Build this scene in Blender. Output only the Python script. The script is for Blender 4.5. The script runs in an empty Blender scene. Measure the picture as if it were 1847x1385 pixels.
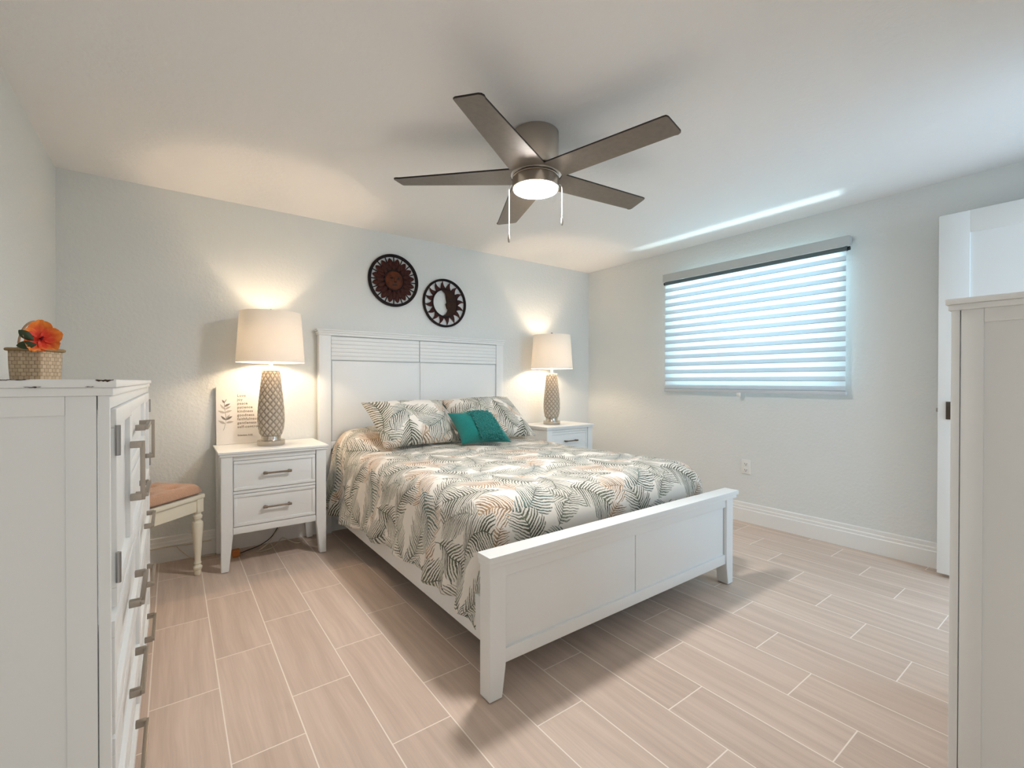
import bpy, bmesh, math, random
from mathutils import Vector, Matrix, noise
random.seed(7)
PI = math.pi
S = bpy.context.scene
COL = S.collection

# ------------------------------------------------------------------ camera
cam_d = bpy.data.cameras.new('camera')
cam_d.sensor_fit = 'HORIZONTAL'; cam_d.sensor_width = 36.0
cam_d.lens = 36.0 * 828.2 / 1847.0
cam_d.clip_start = 0.02
cam = bpy.data.objects.new('camera', cam_d); COL.objects.link(cam)
_y, _p, _r = math.radians(36.498), math.radians(-0.3745), math.radians(0.0489)
F = Vector((math.sin(_y) * math.cos(_p), math.cos(_y) * math.cos(_p), math.sin(_p)))
R = Vector((math.cos(_y), -math.sin(_y), 0)); U = R.cross(F)
R2 = R * math.cos(_r) + U * math.sin(_r); U2 = -R * math.sin(_r) + U * math.cos(_r)
M = Matrix((R2, U2, -F)).transposed().to_4x4(); M.translation = (0, 0, 1.12)
cam.matrix_world = M
S.camera = cam

# ------------------------------------------------------------------ world, lights, exposure
S.view_settings.view_transform = 'Standard'; S.view_settings.look = 'None'
S.view_settings.gamma = 1.0; S.view_settings.use_curve_mapping = False
S.view_settings.exposure = 2.75
S.cycles.use_denoising = True
S.cycles.max_bounces = 10; S.cycles.diffuse_bounces = 6
S.cycles.transmission_bounces = 6; S.cycles.transparent_max_bounces = 8
S.cycles.sample_clamp_indirect = 4.0
S.cycles.caustics_reflective = False; S.cycles.caustics_refractive = False

world = bpy.data.worlds.new('ambient_fill'); S.world = world
world.use_nodes = True
bg = world.node_tree.nodes['Background']
bg.inputs[0].default_value = (1.0, 0.94, 0.87, 1); bg.inputs[1].default_value = 0.135  # warm ambient fill, entering mainly by the opening added behind the camera

def lamp(name, kind, loc, energy, color, aim=None, **kw):
    d = bpy.data.lights.new(name, kind); d.energy = energy; d.color = color
    for k, v in kw.items(): setattr(d, k, v)
    o = bpy.data.objects.new(name, d); COL.objects.link(o); o.location = loc
    if aim is not None:
        o.rotation_euler = (Vector(aim) - Vector(loc)).to_track_quat('-Z', 'Y').to_euler()
    return o
# sky light falling on the window from outside, and the bounce off the sunlit ground outside
lamp('sky_light', 'AREA', (4.75, 1.84, 1.95), 17, (0.58, 0.84, 1.0), (3.6, 1.84, 1.55), shape='RECTANGLE', size=2.6, size_y=1.8)
lamp('ground_bounce', 'SPOT', (5.02, 1.62, 1.05), 34, (0.80, 0.95, 1.0), (3.66, 1.76, 2.07),
     spot_size=math.radians(60), spot_blend=0.7, shadow_soft_size=0.10)

# added cool fill beyond the doorway whose door stands open against the right wall
lamp('doorway_fill', 'AREA', (3.0, -1.15, 1.35), 6.0, (0.44, 0.73, 1.0), (2.4, 3.0, 1.2), shape='RECTANGLE', size=1.2, size_y=1.9)

# ------------------------------------------------------------------ node helpers
class Sk:
    def __init__(s, g, k): s.g, s.k = g, k
    def _m(s, op, *o, clamp=False):
        n = s.g.nodes.new('ShaderNodeMath'); n.operation = op; n.use_clamp = clamp
        for i, a in enumerate((s,) + o):
            if isinstance(a, Sk): s.g.links.new(a.k, n.inputs[i])
            else: n.inputs[i].default_value = a
        return Sk(s.g, n.outputs[0])
    def __add__(s, o): return s._m('ADD', o)
    def __sub__(s, o): return s._m('SUBTRACT', o)
    def __mul__(s, o): return s._m('MULTIPLY', o)
    def __truediv__(s, o): return s._m('DIVIDE', o)
    def fract(s): return s._m('FRACT')
    def floor(s): return s._m('FLOOR')
    def abs(s): return s._m('ABSOLUTE')
    def pow(s, o): return s._m('POWER', o)
    def lt(s, o): return s._m('LESS_THAN', o)
    def gt(s, o): return s._m('GREATER_THAN', o)
    def min(s, o): return s._m('MINIMUM', o)
    def max(s, o): return s._m('MAXIMUM', o)
    def sat(s): return s._m('ADD', 0.0, clamp=True)
    def ss(s, a, b):
        n = s.g.nodes.new('ShaderNodeMapRange'); n.interpolation_type = 'SMOOTHSTEP'
        s.g.links.new(s.k, n.inputs[0]); n.inputs[1].default_value = a; n.inputs[2].default_value = b
        return Sk(s.g, n.outputs[0])
def new_mat(name):
    m = bpy.data.materials.new(name); m.use_nodes = True
    g = m.node_tree; b = g.nodes['Principled BSDF']
    return m, g, b
def setp(b, **kw):
    for k, v in kw.items():
        b.inputs[{'col': 'Base Color', 'rough': 'Roughness', 'metal': 'Metallic', 'spec': 'Specular IOR Level',
                  'emit': 'Emission Color', 'es': 'Emission Strength', 'coat': 'Coat Weight', 'sheen': 'Sheen Weight',
                  'trans': 'Transmission Weight', 'alpha': 'Alpha', 'aniso': 'Anisotropic', 'sss': 'Subsurface Weight'}[k]].default_value = \
            (tuple(v) + (1,)) if isinstance(v, (tuple, list)) and len(v) == 3 else v
def position(g):
    n = g.nodes.new('ShaderNodeNewGeometry'); return n.outputs['Position']
def objpos(g):
    n = g.nodes.new('ShaderNodeTexCoord'); return n.outputs['Object']
def sep(g, v):
    n = g.nodes.new('ShaderNodeSeparateXYZ'); g.links.new(v, n.inputs[0])
    return [Sk(g, n.outputs[i]) for i in range(3)]
def comb(g, x, y, z=0.0):
    n = g.nodes.new('ShaderNodeCombineXYZ')
    for i, a in enumerate((x, y, z)):
        if isinstance(a, Sk): g.links.new(a.k, n.inputs[i])
        else: n.inputs[i].default_value = a
    return n.outputs[0]
def nz(g, vec, scale, detail=2.0, rough=0.5):
    n = g.nodes.new('ShaderNodeTexNoise'); g.links.new(vec, n.inputs['Vector'])
    n.inputs['Scale'].default_value = scale; n.inputs['Detail'].default_value = detail; n.inputs['Roughness'].default_value = rough
    return Sk(g, n.outputs['Fac'])
def mix(g, f, a, b):
    n = g.nodes.new('ShaderNodeMix'); n.data_type = 'RGBA'
    for i, v in ((0, f), (6, a), (7, b)):
        if isinstance(v, Sk): g.links.new(v.k, n.inputs[i])
        elif hasattr(v, 'is_linked'): g.links.new(v, n.inputs[i])
        else: n.inputs[i].default_value = (tuple(v) + (1,)) if isinstance(v, tuple) else v
    return n.outputs[2]
def bump(g, b, h, strength, dist=0.01):
    n = g.nodes.new('ShaderNodeBump'); n.inputs['Strength'].default_value = strength; n.inputs['Distance'].default_value = dist
    g.links.new(h.k, n.inputs['Height']); g.links.new(n.outputs[0], b.inputs['Normal'])

# ------------------------------------------------------------------ materials
def paint(name, col, rough=0.42, tex=0.0, scale=120, var=0.0):
    m, g, b = new_mat(name); setp(b, col=col, rough=rough, spec=0.35)
    P = objpos(g)
    if tex: bump(g, b, nz(g, P, scale, 2), tex, 0.004)
    if var:
        c2 = tuple(max(0, c - var) for c in col)
        g.links.new(mix(g, nz(g, P, 3.0, 3), col, c2), b.inputs['Base Color'])
    return m
def wall_mat(name, col, scale, strength, rough=0.75):
    m, g, b = new_mat(name); setp(b, col=col, rough=rough, spec=0.25)
    P = position(g)
    h = nz(g, P, scale, 2.5, 0.55).ss(0.35, 0.7) + nz(g, P, scale * 3.2, 2) * 0.35
    bump(g, b, h, strength, 0.003)
    return m
MW = wall_mat('mint_wall_paint', (0.715, 0.735, 0.722), 55, 0.22)
MCEIL = wall_mat('ceiling_paint', (0.84, 0.83, 0.82), 34, 0.22, 0.8)
MTRIM = paint('white_trim', (0.80, 0.80, 0.78), 0.35, 0.05)
MWHITE = paint('white_furniture_paint', (0.785, 0.80, 0.795), 0.38, 0.10, 60, 0.02)
MCREAM = paint('cream_chair_paint', (0.80, 0.75, 0.62), 0.4, 0.1, 40, 0.03)
MDOOR = paint('door_paint', (0.80, 0.81, 0.80), 0.35, 0.03)
MBLACK = paint('black_plastic', (0.015, 0.015, 0.016), 0.5)
MDARKBRONZE = paint('dark_bronze', (0.06, 0.045, 0.03), 0.35)
MCHIP = paint('bare_brown_wood', (0.05, 0.028, 0.015), 0.7)
MPLASTIC = paint('white_plastic', (0.78, 0.78, 0.76), 0.35)
MSLOT = paint('outlet_slot', (0.08, 0.08, 0.08), 0.6)
MCORDW = paint('cream_cord', (0.62, 0.56, 0.45), 0.5)
MORANGE = paint('orange_plug', (0.55, 0.20, 0.05), 0.45)
MINK = paint('brown_ink', (0.20, 0.17, 0.145), 0.8)
MINK2 = paint('pale_ink', (0.45, 0.41, 0.36), 0.8)
MPLAQUE = paint('plaque_face', (0.80, 0.77, 0.73), 0.6, 0.05)
MEDGE = paint('plaque_edge', (0.30, 0.27, 0.22), 0.7)
def metal(name, col, rough, scale=None):
    m, g, b = new_mat(name); setp(b, col=col, rough=rough, metal=1.0)
    if scale:
        X, Y, Z = sep(g, objpos(g))
        h = nz(g, comb(g, X * scale[0], Y * scale[1], Z * scale[2]), 1.0, 2)
        bump(g, b, h, 0.08, 0.002)
    return m
MNICKEL = metal('brushed_nickel', (0.58, 0.52, 0.45), 0.26)
MPULL = metal('satin_nickel_pull', (0.36, 0.32, 0.275), 0.36, (200, 200, 200))
MBRONZE = metal('aged_bronze_pull', (0.24, 0.19, 0.145), 0.38, (200, 200, 200))
MSTEEL = metal('hinge_steel', (0.35, 0.34, 0.33), 0.35)
def blade_mat():
    m, g, b = new_mat('fan_blade_finish')
    X, Y, Z = sep(g, objpos(g))
    n = nz(g, comb(g, X * 8, Y * 8, Z), 6, 4)
    g.links.new(mix(g, n, (0.17, 0.140, 0.115), (0.235, 0.195, 0.16)), b.inputs['Base Color'])
    setp(b, rough=0.38, metal=0.35); return m
MBLADE = blade_mat()
def emit(name, col, strength, base=(0.9, 0.9, 0.9)):
    m, g, b = new_mat(name); setp(b, col=base, emit=col, es=strength, rough=0.4); return m
MLENS = emit('lit_fan_lens', (1.0, 0.97, 0.95), 37.0)
MBULB = emit('lit_bulb', (1.0, 0.80, 0.56), 6.0)
def cloth_translucent(name, col, tr, tcol, transp=0.0, weave=700):
    m = bpy.data.materials.new(name); m.use_nodes = True; g = m.node_tree; g.nodes.clear()
    out = g.nodes.new('ShaderNodeOutputMaterial')
    d = g.nodes.new('ShaderNodeBsdfDiffuse'); d.inputs[0].default_value = tuple(col) + (1,)
    t = g.nodes.new('ShaderNodeBsdfTranslucent'); t.inputs[0].default_value = tuple(tcol) + (1,)
    X, Y, Z = sep(g, objpos(g))
    nn = nz(g, comb(g, X * weave, Y * weave, Z * weave), 1.0, 1)
    bn = g.nodes.new('ShaderNodeBump'); bn.inputs['Strength'].default_value = 0.1; bn.inputs['Distance'].default_value = 0.001
    g.links.new(nn.k, bn.inputs['Height']); g.links.new(bn.outputs[0], d.inputs['Normal'])
    mx = g.nodes.new('ShaderNodeMixShader'); mx.inputs[0].default_value = tr
    g.links.new(d.outputs[0], mx.inputs[1]); g.links.new(t.outputs[0], mx.inputs[2])
    last = mx
    if transp:
        tp = g.nodes.new('ShaderNodeBsdfTransparent'); m2 = g.nodes.new('ShaderNodeMixShader'); m2.inputs[0].default_value = transp
        g.links.new(mx.outputs[0], m2.inputs[1]); g.links.new(tp.outputs[0], m2.inputs[2]); last = m2
    g.links.new(last.outputs[0], out.inputs[0]); return m
MSHADE = cloth_translucent('linen_lamp_shade', (0.84, 0.81, 0.76), 0.16, (0.97, 0.92, 0.85))
MSHEER = cloth_translucent('sheer_blind_band', (0.80, 0.83, 0.84), 0.60, (0.92, 0.97, 1.0), 0.10)
MBAND = cloth_translucent('woven_blind_band', (0.78, 0.80, 0.82), 0.44, (0.82, 0.90, 0.95))
MHEM = cloth_translucent('blind_band_hem', (0.36, 0.40, 0.42), 0.10, (0.5, 0.55, 0.58))
MVAL = paint('blind_valance_fabric', (0.50, 0.52, 0.51), 0.8, 0.15, 400)
MTUBE = paint('blind_tube', (0.10, 0.13, 0.135), 0.4)
MRAIL = paint('blind_rail_metal', (0.55, 0.58, 0.61), 0.35)
def glass_mat():
    m = bpy.data.materials.new('window_glass'); m.use_nodes = True; g = m.node_tree; g.nodes.clear()
    out = g.nodes.new('ShaderNodeOutputMaterial'); tp = g.nodes.new('ShaderNodeBsdfTransparent'); tp.inputs[0].default_value = (.92, .97, .96, 1)
    gl = g.nodes.new('ShaderNodeBsdfGlossy'); gl.inputs[1].default_value = 0.02
    mx = g.nodes.new('ShaderNodeMixShader'); mx.inputs[0].default_value = 0.06
    g.links.new(tp.outputs[0], mx.inputs[1]); g.links.new(gl.outputs[0], mx.inputs[2]); g.links.new(mx.outputs[0], out.inputs[0])
    return m
MGLASS = glass_mat()
def floor_mat():
    m, g, b = new_mat('wood_look_tile'); X, Y, Z = sep(g, position(g))
    a = (X - 0.135) / 0.2034; row = a.floor(); fx = a.fract()
    c = (Y - 0.31 - row * 0.208) / 0.624; col = c.floor(); fy = c.fract()
    ex = fx.min((fx * -1.0) + 1.0) * 0.2034; ey = fy.min((fy * -1.0) + 1.0) * 0.624
    grout = ex.min(ey).lt(0.0019)
    w = g.nodes.new('ShaderNodeTexWhiteNoise'); w.noise_dimensions = '2D'; g.links.new(comb(g, row, col), w.inputs['Vector'])
    rnd = Sk(g, w.outputs['Value'])
    warp = nz(g, comb(g, X * 5 + rnd * 11, Y * 1.3 + rnd * 7, rnd), 1.0, 2)
    gr = nz(g, comb(g, X * 26 + warp * 2.2 + rnd * 40, Y * 1.1 + rnd * 17, 0.0), 1.0, 4, 0.6)
    fine = nz(g, comb(g, X * 210 + warp * 6, Y * 5 + rnd * 5, rnd), 1.0, 3)
    t = (gr.ss(0.25, 0.78) * 0.45 + fine * 0.38 + rnd * 0.22 - 0.02).sat()
    wood = mix(g, t, (0.450, 0.345, 0.275), (0.735, 0.595, 0.500))
    knots = nz(g, comb(g, X * 7 + rnd * 30, Y * 3.4 + rnd * 21, 0.0), 1.0, 2).ss(0.70, 0.80)
    wood = mix(g, knots * 0.22, wood, (0.26, 0.20, 0.16))
    g.links.new(mix(g, grout, wood, (0.86, 0.78, 0.70)), b.inputs['Base Color'])
    setp(b, rough=0.48, spec=0.35)
    bump(g, b, (fine * 0.25) - (grout * 1.0), 0.25, 0.002)
    return m
MFLOOR = floor_mat()
def leaf_group():
    g = bpy.data.node_groups.new('palm_leaf', 'ShaderNodeTree')
    I = g.interface
    for nme in ('u', 'v', 'cx', 'cy', 'ca', 'sa', 'L', 'W', 'bend', 'N'):
        I.new_socket(name=nme, in_out='INPUT', socket_type='NodeSocketFloat')
    for nme in ('fill', 'ink'):
        I.new_socket(name=nme, in_out='OUTPUT', socket_type='NodeSocketFloat')
    gi = g.nodes.new('NodeGroupInput'); go = g.nodes.new('NodeGroupOutput')
    u, v, cx, cy, ca, sa, L, W, bend, N = [Sk(g, gi.outputs[i]) for i in range(10)]
    T = 0.70
    px = ((u / T - cx + 0.5).fract() - 0.5) * T
    py = ((v / T - cy + 0.5).fract() - 0.5) * T
    x = px * ca + py * sa + L * 0.5
    y0 = py * ca - px * sa
    y = y0 - bend * x * (L - x)
    ay = y.abs()
    q = x - ay * 0.62 - ay * ay * 2.2
    s = (q / L).sat()
    w = W * ((s * 4.0) * ((s * -1.0) + 1.0)).pow(0.55) + 0.0001
    cell = (q * N).floor()
    wn = g.nodes.new('ShaderNodeTexWhiteNoise'); wn.noise_dimensions = '2D'
    g.links.new(comb(g, cell, y.gt(0.0) + cx * 7.0), wn.inputs['Vector'])
    rn = Sk(g, wn.outputs['Value'])
    wj = w * (rn * 0.35 + 0.72)
    r = (ay / wj)
    d = ((q * N).fract() - 0.5).abs() * 2.0
    inside = q.gt(0.0) * q.lt(L)
    fill = inside * r.lt(1.0)
    ink = inside * r.lt(1.0) * d.lt((r * -0.36) + rn * 0.30 + 0.46)
    rach = ay.lt(0.0020) * x.gt(L * -0.10) * x.lt(L * 0.96)
    g.links.new(fill.max(rach).k, go.inputs[0]); g.links.new(ink.max(rach).k, go.inputs[1])
    return g
LEAF = leaf_group()
def palm_mat(name, offset=(0.0, 0.0)):
    m, g, b = new_mat(name)
    uv = g.nodes.new('ShaderNodeUVMap'); uv.uv_map = 'UVMap'
    U_, V_, _ = sep(g, uv.outputs[0])
    pv = comb(g, U_, V_)
    wob = nz(g, pv, 9.0, 2)
    u = U_ + wob * 0.035 + nz(g, pv, 34.0, 2) * 0.011 + offset[0]
    v = V_ + nz(g, comb(g, V_, U_, 3.3), 9.0, 2) * 0.035 + nz(g, comb(g, V_, U_, 7.7), 34.0, 2) * 0.011 + offset[1]
    brush = nz(g, comb(g, U_ * 1.0, V_ * 1.0, 5.5), 150.0, 3)
    thr = nz(g, comb(g, U_ * 300, V_ * 300), 1.0, 2)
    base = (0.80, 0.755, 0.69)
    col = mix(g, thr, (0.73, 0.69, 0.63), base)
    OL, TE, TA, GR = (0.042, 0.050, 0.030), (0.045, 0.072, 0.064), (0.195, 0.120, 0.062), (0.105, 0.112, 0.085)
    tone = nz(g, pv, 17.0, 3)
    dry = brush.ss(0.30, 0.46)
    leaves = [(0.05, 0.10, 40, .25, .095, 1.6, 70, GR), (0.55, 0.12, 160, .24, .100, -1.7, 68, TA), (0.80, 0.42, 75, .26, .095, 1.9, 69, TA),
               (0.30, 0.35, 110, .27, .100, -1.6, 68, GR), (0.12, 0.62, 20, .24, .095, 2.0, 70, TA), (0.62, 0.72, -60, .26, .100, 1.8, 69, GR),
               (0.88, 0.85, 200, .24, .095, -1.9, 70, TE), (0.38, 0.90, 60, .23, .090, 1.4, 72, TA), (0.44, 0.66, 10, .22, .085, 1.7, 72, GR),
               (0.95, 0.25, 130, .24, .09, 1.6, 70, GR), (0.06, 0.88, -20, .24, .09, -1.6, 70, GR), (0.70, 0.56, 190, .22, .085, 1.5, 72, TA),
               (0.24, 0.14, -35, .26, .100, 1.5, 62, OL), (0.74, 0.20, 30, .25, .095, -2.0, 60, TE), (0.50, 0.46, 140, .27, .100, 1.7, 62, OL),
               (0.93, 0.60, -80, .26, .100, -1.5, 60, OL), (0.22, 0.78, 215, .26, .100, 1.6, 62, TE), (0.66, 0.93, 95, .26, .095, -1.8, 60, OL),
               (0.07, 0.38, 250, .23, .088, 1.4, 64, OL)]
    for cx, cy, an, L, W, bend, N, ink in leaves:
        n = g.nodes.new('ShaderNodeGroup'); n.node_tree = LEAF
        g.links.new(u.k, n.inputs[0]); g.links.new(v.k, n.inputs[1])
        for i, val in enumerate((cx, cy, math.cos(math.radians(an)), math.sin(math.radians(an)), L, W, bend, N)):
            n.inputs[i + 2].default_value = val
        lt = tuple(0.80 * base[i] + 0.20 * min(1, ink[i] * 2.6) for i in range(3))
        col = mix(g, Sk(g, n.outputs[0]) * 0.85, col, lt)
        inkc = mix(g, tone.ss(0.38, 0.72), ink, tuple(min(1, c * 2.5) for c in ink))
        col = mix(g, Sk(g, n.outputs[1]) * (dry * 0.55 + 0.40), col, inkc)
    g.links.new(col, b.inputs['Base Color'])
    setp(b, rough=0.9, spec=0.15, sheen=0.15)
    bump(g, b, thr + nz(g, pv, 45, 2) * 1.5, 0.22, 0.004)
    return m
MPALM = palm_mat('palm_leaf_quilt')
MPALM2 = palm_mat('palm_leaf_sham_cotton', (0.31, 0.17))
def knit(name, col, col2, scale, strength):
    m, g, b = new_mat(name); P = objpos(g)
    n = nz(g, P, scale, 3)
    g.links.new(mix(g, n, col, col2), b.inputs['Base Color']); setp(b, rough=0.95, spec=0.1, sheen=0.3)
    bump(g, b, n, strength, 0.004); return m
MTEAL = knit('teal_cotton', (0.012, 0.16, 0.150), (0.02, 0.215, 0.195), 120, 0.4)
MSHAG = knit('teal_shag_yarn', (0.006, 0.115, 0.115), (0.04, 0.34, 0.31), 110, 0.5)
MCUSH = knit('tan_seat_cushion_fabric', (0.36, 0.215, 0.145), (0.50, 0.32, 0.225), 170, 0.9)
MMATT = paint('mattress_ticking', (0.75, 0.73, 0.70), 0.9, 0.1, 200)
MPLAT = paint('dark_slats', (0.04, 0.035, 0.03), 0.8)
def ceramic():
    m, g, b = new_mat('glazed_taupe_ceramic')
    gm = g.nodes.new('ShaderNodeNewGeometry')
    at = g.nodes.new('ShaderNodeAttribute'); at.attribute_name = 'ridge'
    f = Sk(g, at.outputs['Fac'])
    n = nz(g, objpos(g), 60, 2)
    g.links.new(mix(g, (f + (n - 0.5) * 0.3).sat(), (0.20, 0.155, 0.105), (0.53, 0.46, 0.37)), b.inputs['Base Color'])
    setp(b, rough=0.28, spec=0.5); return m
MCERAM = ceramic()
def rust(name, a, b_, c):
    m, g, b = new_mat(name); P = objpos(g)
    n = nz(g, P, 22, 3); n2 = nz(g, P, 55, 2)
    g.links.new(mix(g, n2 * 0.5, mix(g, n.ss(0.35, 0.65), a, b_), c), b.inputs['Base Color'])
    setp(b, rough=0.6, metal=0.0, spec=0.2); bump(g, b, n2, 0.3, 0.004); return m
MRUST = rust('rusted_metal_petal', (0.020, 0.005, 0.004), (0.060, 0.010, 0.007), (0.022, 0.011, 0.005))
MRUSTD = rust('dark_rusted_ring', (0.007, 0.003, 0.0025), (0.015, 0.004, 0.003), (0.006, 0.003, 0.0025))
MFACE = rust('copper_sun_face', (0.105, 0.022, 0.008), (0.055, 0.009, 0.006), (0.085, 0.036, 0.008))
MMOON = rust('bronze_moon_face', (0.040, 0.013, 0.006), (0.025, 0.008, 0.005), (0.034, 0.018, 0.006))
MFEAT = paint('face_relief_dark', (0.006, 0.004, 0.0035), 0.6)
def wicker():
    m, g, b = new_mat('woven_straw')
    uv = g.nodes.new('ShaderNodeUVMap'); uv.uv_map = 'UVMap'; X, Y, _ = sep(g, uv.outputs[0])
    a = X * 9.0 + ((Y * 8.0).floor() * 0.5).fract(); c = Y * 8.0
    chk = ((a.floor() + c.floor()) * 0.5).fract().gt(0.25)
    ea = (a.fract() - 0.5).abs() * 2; ec = (c.fract() - 0.5).abs() * 2
    edge = ea.max(ec).ss(0.78, 1.0)
    n = nz(g, objpos(g), 90, 3)
    k = mix(g, chk, (0.60, 0.46, 0.31), (0.50, 0.36, 0.22))
    k = mix(g, n * 0.4, k, (0.66, 0.56, 0.42))
    g.links.new(mix(g, edge * 0.65, k, (0.24, 0.165, 0.095)), b.inputs['Base Color'])
    setp(b, rough=0.75); bump(g, b, (edge * -1.0) + chk * 0.3, 0.5, 0.003); return m
MWICK = wicker()
MROPE = paint('straw_rope', (0.36, 0.25, 0.14), 0.8, 0.5, 150, 0.08)
MHANDLE = paint('bent_cane_handle', (0.42, 0.27, 0.17), 0.6, 0.2, 60, 0.06)
def petal_mat():
    m, g, b = new_mat('orange_silk_petal')
    at = g.nodes.new('ShaderNodeAttribute'); at.attribute_name = 'rad'; f = Sk(g, at.outputs['Fac'])
    n = nz(g, objpos(g), 70, 2)
    g.links.new(mix(g, (f + (n - 0.5) * 0.5).ss(0.25, 1.05), (0.72, 0.035, 0.006), (0.95, 0.30, 0.03)), b.inputs['Base Color'])
    setp(b, rough=0.6, sheen=0.2); return m
MPETAL = petal_mat()
MGREEN = paint('dark_silk_leaf', (0.03, 0.05, 0.02), 0.6)
MSTAMEN = paint('flower_heart', (0.15, 0.01, 0.03), 0.6)
MPORC = paint('white_glaze', (0.80, 0.79, 0.76), 0.25)
MTAUPE = paint('beige_glaze', (0.56, 0.49, 0.42), 0.4)

# ------------------------------------------------------------------ mesh builder
class MB:
    def __init__(s): s.bm = bmesh.new(); s.uv = None
    def box(s, x0, x1, y0, y1, z0, z1, bev=0.002, taper=None, mi=0):
        b = bmesh.new(); bmesh.ops.create_cube(b, size=1.0)
        for v in b.verts:
            v.co = Vector((x0 + (v.co.x + .5) * (x1 - x0), y0 + (v.co.y + .5) * (y1 - y0), z0 + (v.co.z + .5) * (z1 - z0)))
        if taper:  # taper(co) -> co
            for v in b.verts: v.co = Vector(taper(v.co))
        if bev: bmesh.ops.bevel(b, geom=b.edges[:], offset=bev, segments=2, affect='EDGES', profile=0.6)
        s.merge(b, mi)
    def merge(s, b, mi=0):
        me = bpy.data.meshes.new('t')
        for f in b.faces: f.material_index = mi
        b.to_mesh(me); b.free(); s.bm.from_mesh(me); bpy.data.meshes.remove(me)
    def lathe(s, prof, cx=0, cy=0, n=40, cap=True, mi=0, fn=None):
        b = bmesh.new(); rings = []
        for k, (r, z) in enumerate(prof):
            ring = []
            for i in range(n):
                a = 2 * PI * i / n; rr = fn(r, z, a, k) if fn else r
                ring.append(b.verts.new((cx + rr * math.cos(a), cy + rr * math.sin(a), z)))
            rings.append(ring)
        for A, B in zip(rings, rings[1:]):
            for i in range(n): b.faces.new((A[i], A[(i + 1) % n], B[(i + 1) % n], B[i]))
        if cap:
            b.faces.new(list(reversed(rings[0]))); b.faces.new(rings[-1])
        s.merge(b, mi)
    def tube(s, pts, r, n=8, cap=True, mi=0):
        pts = [Vector(p) for p in pts]; b = bmesh.new(); rings = []
        up = Vector((0, 0, 1))
        for i, p in enumerate(pts):
            t = (pts[min(i + 1, len(pts) - 1)] - pts[max(i - 1, 0)]).normalized()
            a = t.cross(up)
            if a.length < 0.05: a = t.cross(Vector((1, 0, 0)))
            a.normalize(); c = t.cross(a)
            rr = r[i] if isinstance(r, (list, tuple)) else r
            rings.append([b.verts.new(p + a * rr * math.cos(2 * PI * k / n) + c * rr * math.sin(2 * PI * k / n)) for k in range(n)])
        for A, B in zip(rings, rings[1:]):
            for k in range(n): b.faces.new((A[k], A[(k + 1) % n], B[(k + 1) % n], B[k]))
        if cap: b.faces.new(list(reversed(rings[0]))); b.faces.new(rings[-1])
        bmesh.ops.recalc_face_normals(b, faces=b.faces[:]); s.merge(b, mi)
    def prism(s, poly, a, b_, axis='z', bev=0.0, mi=0):
        """polygon of 2-D points extruded between a and b_ along axis"""
        b = bmesh.new()
        def P(p, h): return {'z': (p[0], p[1], h), 'y': (p[0], h, p[1]), 'x': (h, p[0], p[1])}[axis]
        A = [b.verts.new(P(p, a)) for p in poly]; B = [b.verts.new(P(p, b_)) for p in poly]
        n = len(poly)
        b.faces.new(A); b.faces.new(list(reversed(B)))
        for i in range(n): b.faces.new((A[i], B[i], B[(i + 1) % n], A[(i + 1) % n]))
        bmesh.ops.recalc_face_normals(b, faces=b.faces[:])
        if bev: bmesh.ops.bevel(b, geom=b.edges[:], offset=bev, segments=2, affect='EDGES')
        s.merge(b, mi)
    def ring_prism(s, outer, inner, a, b_, axis='y', mi=0):
        b = bmesh.new(); n = len(outer)
        def P(p, h): return {'z': (p[0], p[1], h), 'y': (p[0], h, p[1]), 'x': (h, p[0], p[1])}[axis]
        V = [[b.verts.new(P(p, h)) for p in poly] for poly, h in ((outer, a), (outer, b_), (inner, b_), (inner, a))]
        for A, B in zip(V, V[1:] + V[:1]):
            for i in range(n): b.faces.new((A[i], A[(i + 1) % n], B[(i + 1) % n], B[i]))
        bmesh.ops.recalc_face_normals(b, faces=b.faces[:]); s.merge(b, mi)
    def build(s, name, mats, parent=None, smooth=True, off=None, angle=35):
        if off is None and parent is not None:
            r = parent
            while r.parent: r = r.parent
            off = ROOTOFF.get(r.name, Vector((0, 0, 0)))
        if off is not None:
            for v in s.bm.verts: v.co -= off
        me = bpy.data.meshes.new(name); s.bm.to_mesh(me); s.bm.free()
        for m in (mats if isinstance(mats, (list, tuple)) else [mats]): me.materials.append(m)
        if smooth: shade(me, angle)
        o = bpy.data.objects.new(name, me); COL.objects.link(o)
        if parent: o.parent = parent
        return o
def shade(me, angle=35):
    for p in me.polygons: p.use_smooth = True
    me.set_sharp_from_angle(angle=math.radians(angle))
ROOTOFF = {}
def tag(o, label=None, cat=None, group=None, kind=None):
    if label: o['label'] = label
    if cat: o['category'] = cat
    if group: o['group'] = group
    if kind: o['kind'] = kind
    return o
def thing(name, label, cat, loc=(0, 0, 0), rz=0.0, group=None, world_coords=True):
    o = bpy.data.objects.new(name, None); COL.objects.link(o); o.empty_display_size = 0.05
    o.location = loc; o.rotation_euler = (0, 0, rz)
    if world_coords: ROOTOFF[o.name] = Vector(loc)
    return tag(o, label, cat, group)
def struct(name, mb, m, **kw): return tag(mb.build(name, m, **kw), kind='structure')
def copy_tree(o, parent=None):
    c = o.copy(); COL.objects.link(c)
    if parent: c.parent = parent
    for ch in list(o.children): copy_tree(ch, c)
    return c
def child(name, me, parent):
    o = bpy.data.objects.new(name, me); COL.objects.link(o); o.parent = parent; return o

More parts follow.
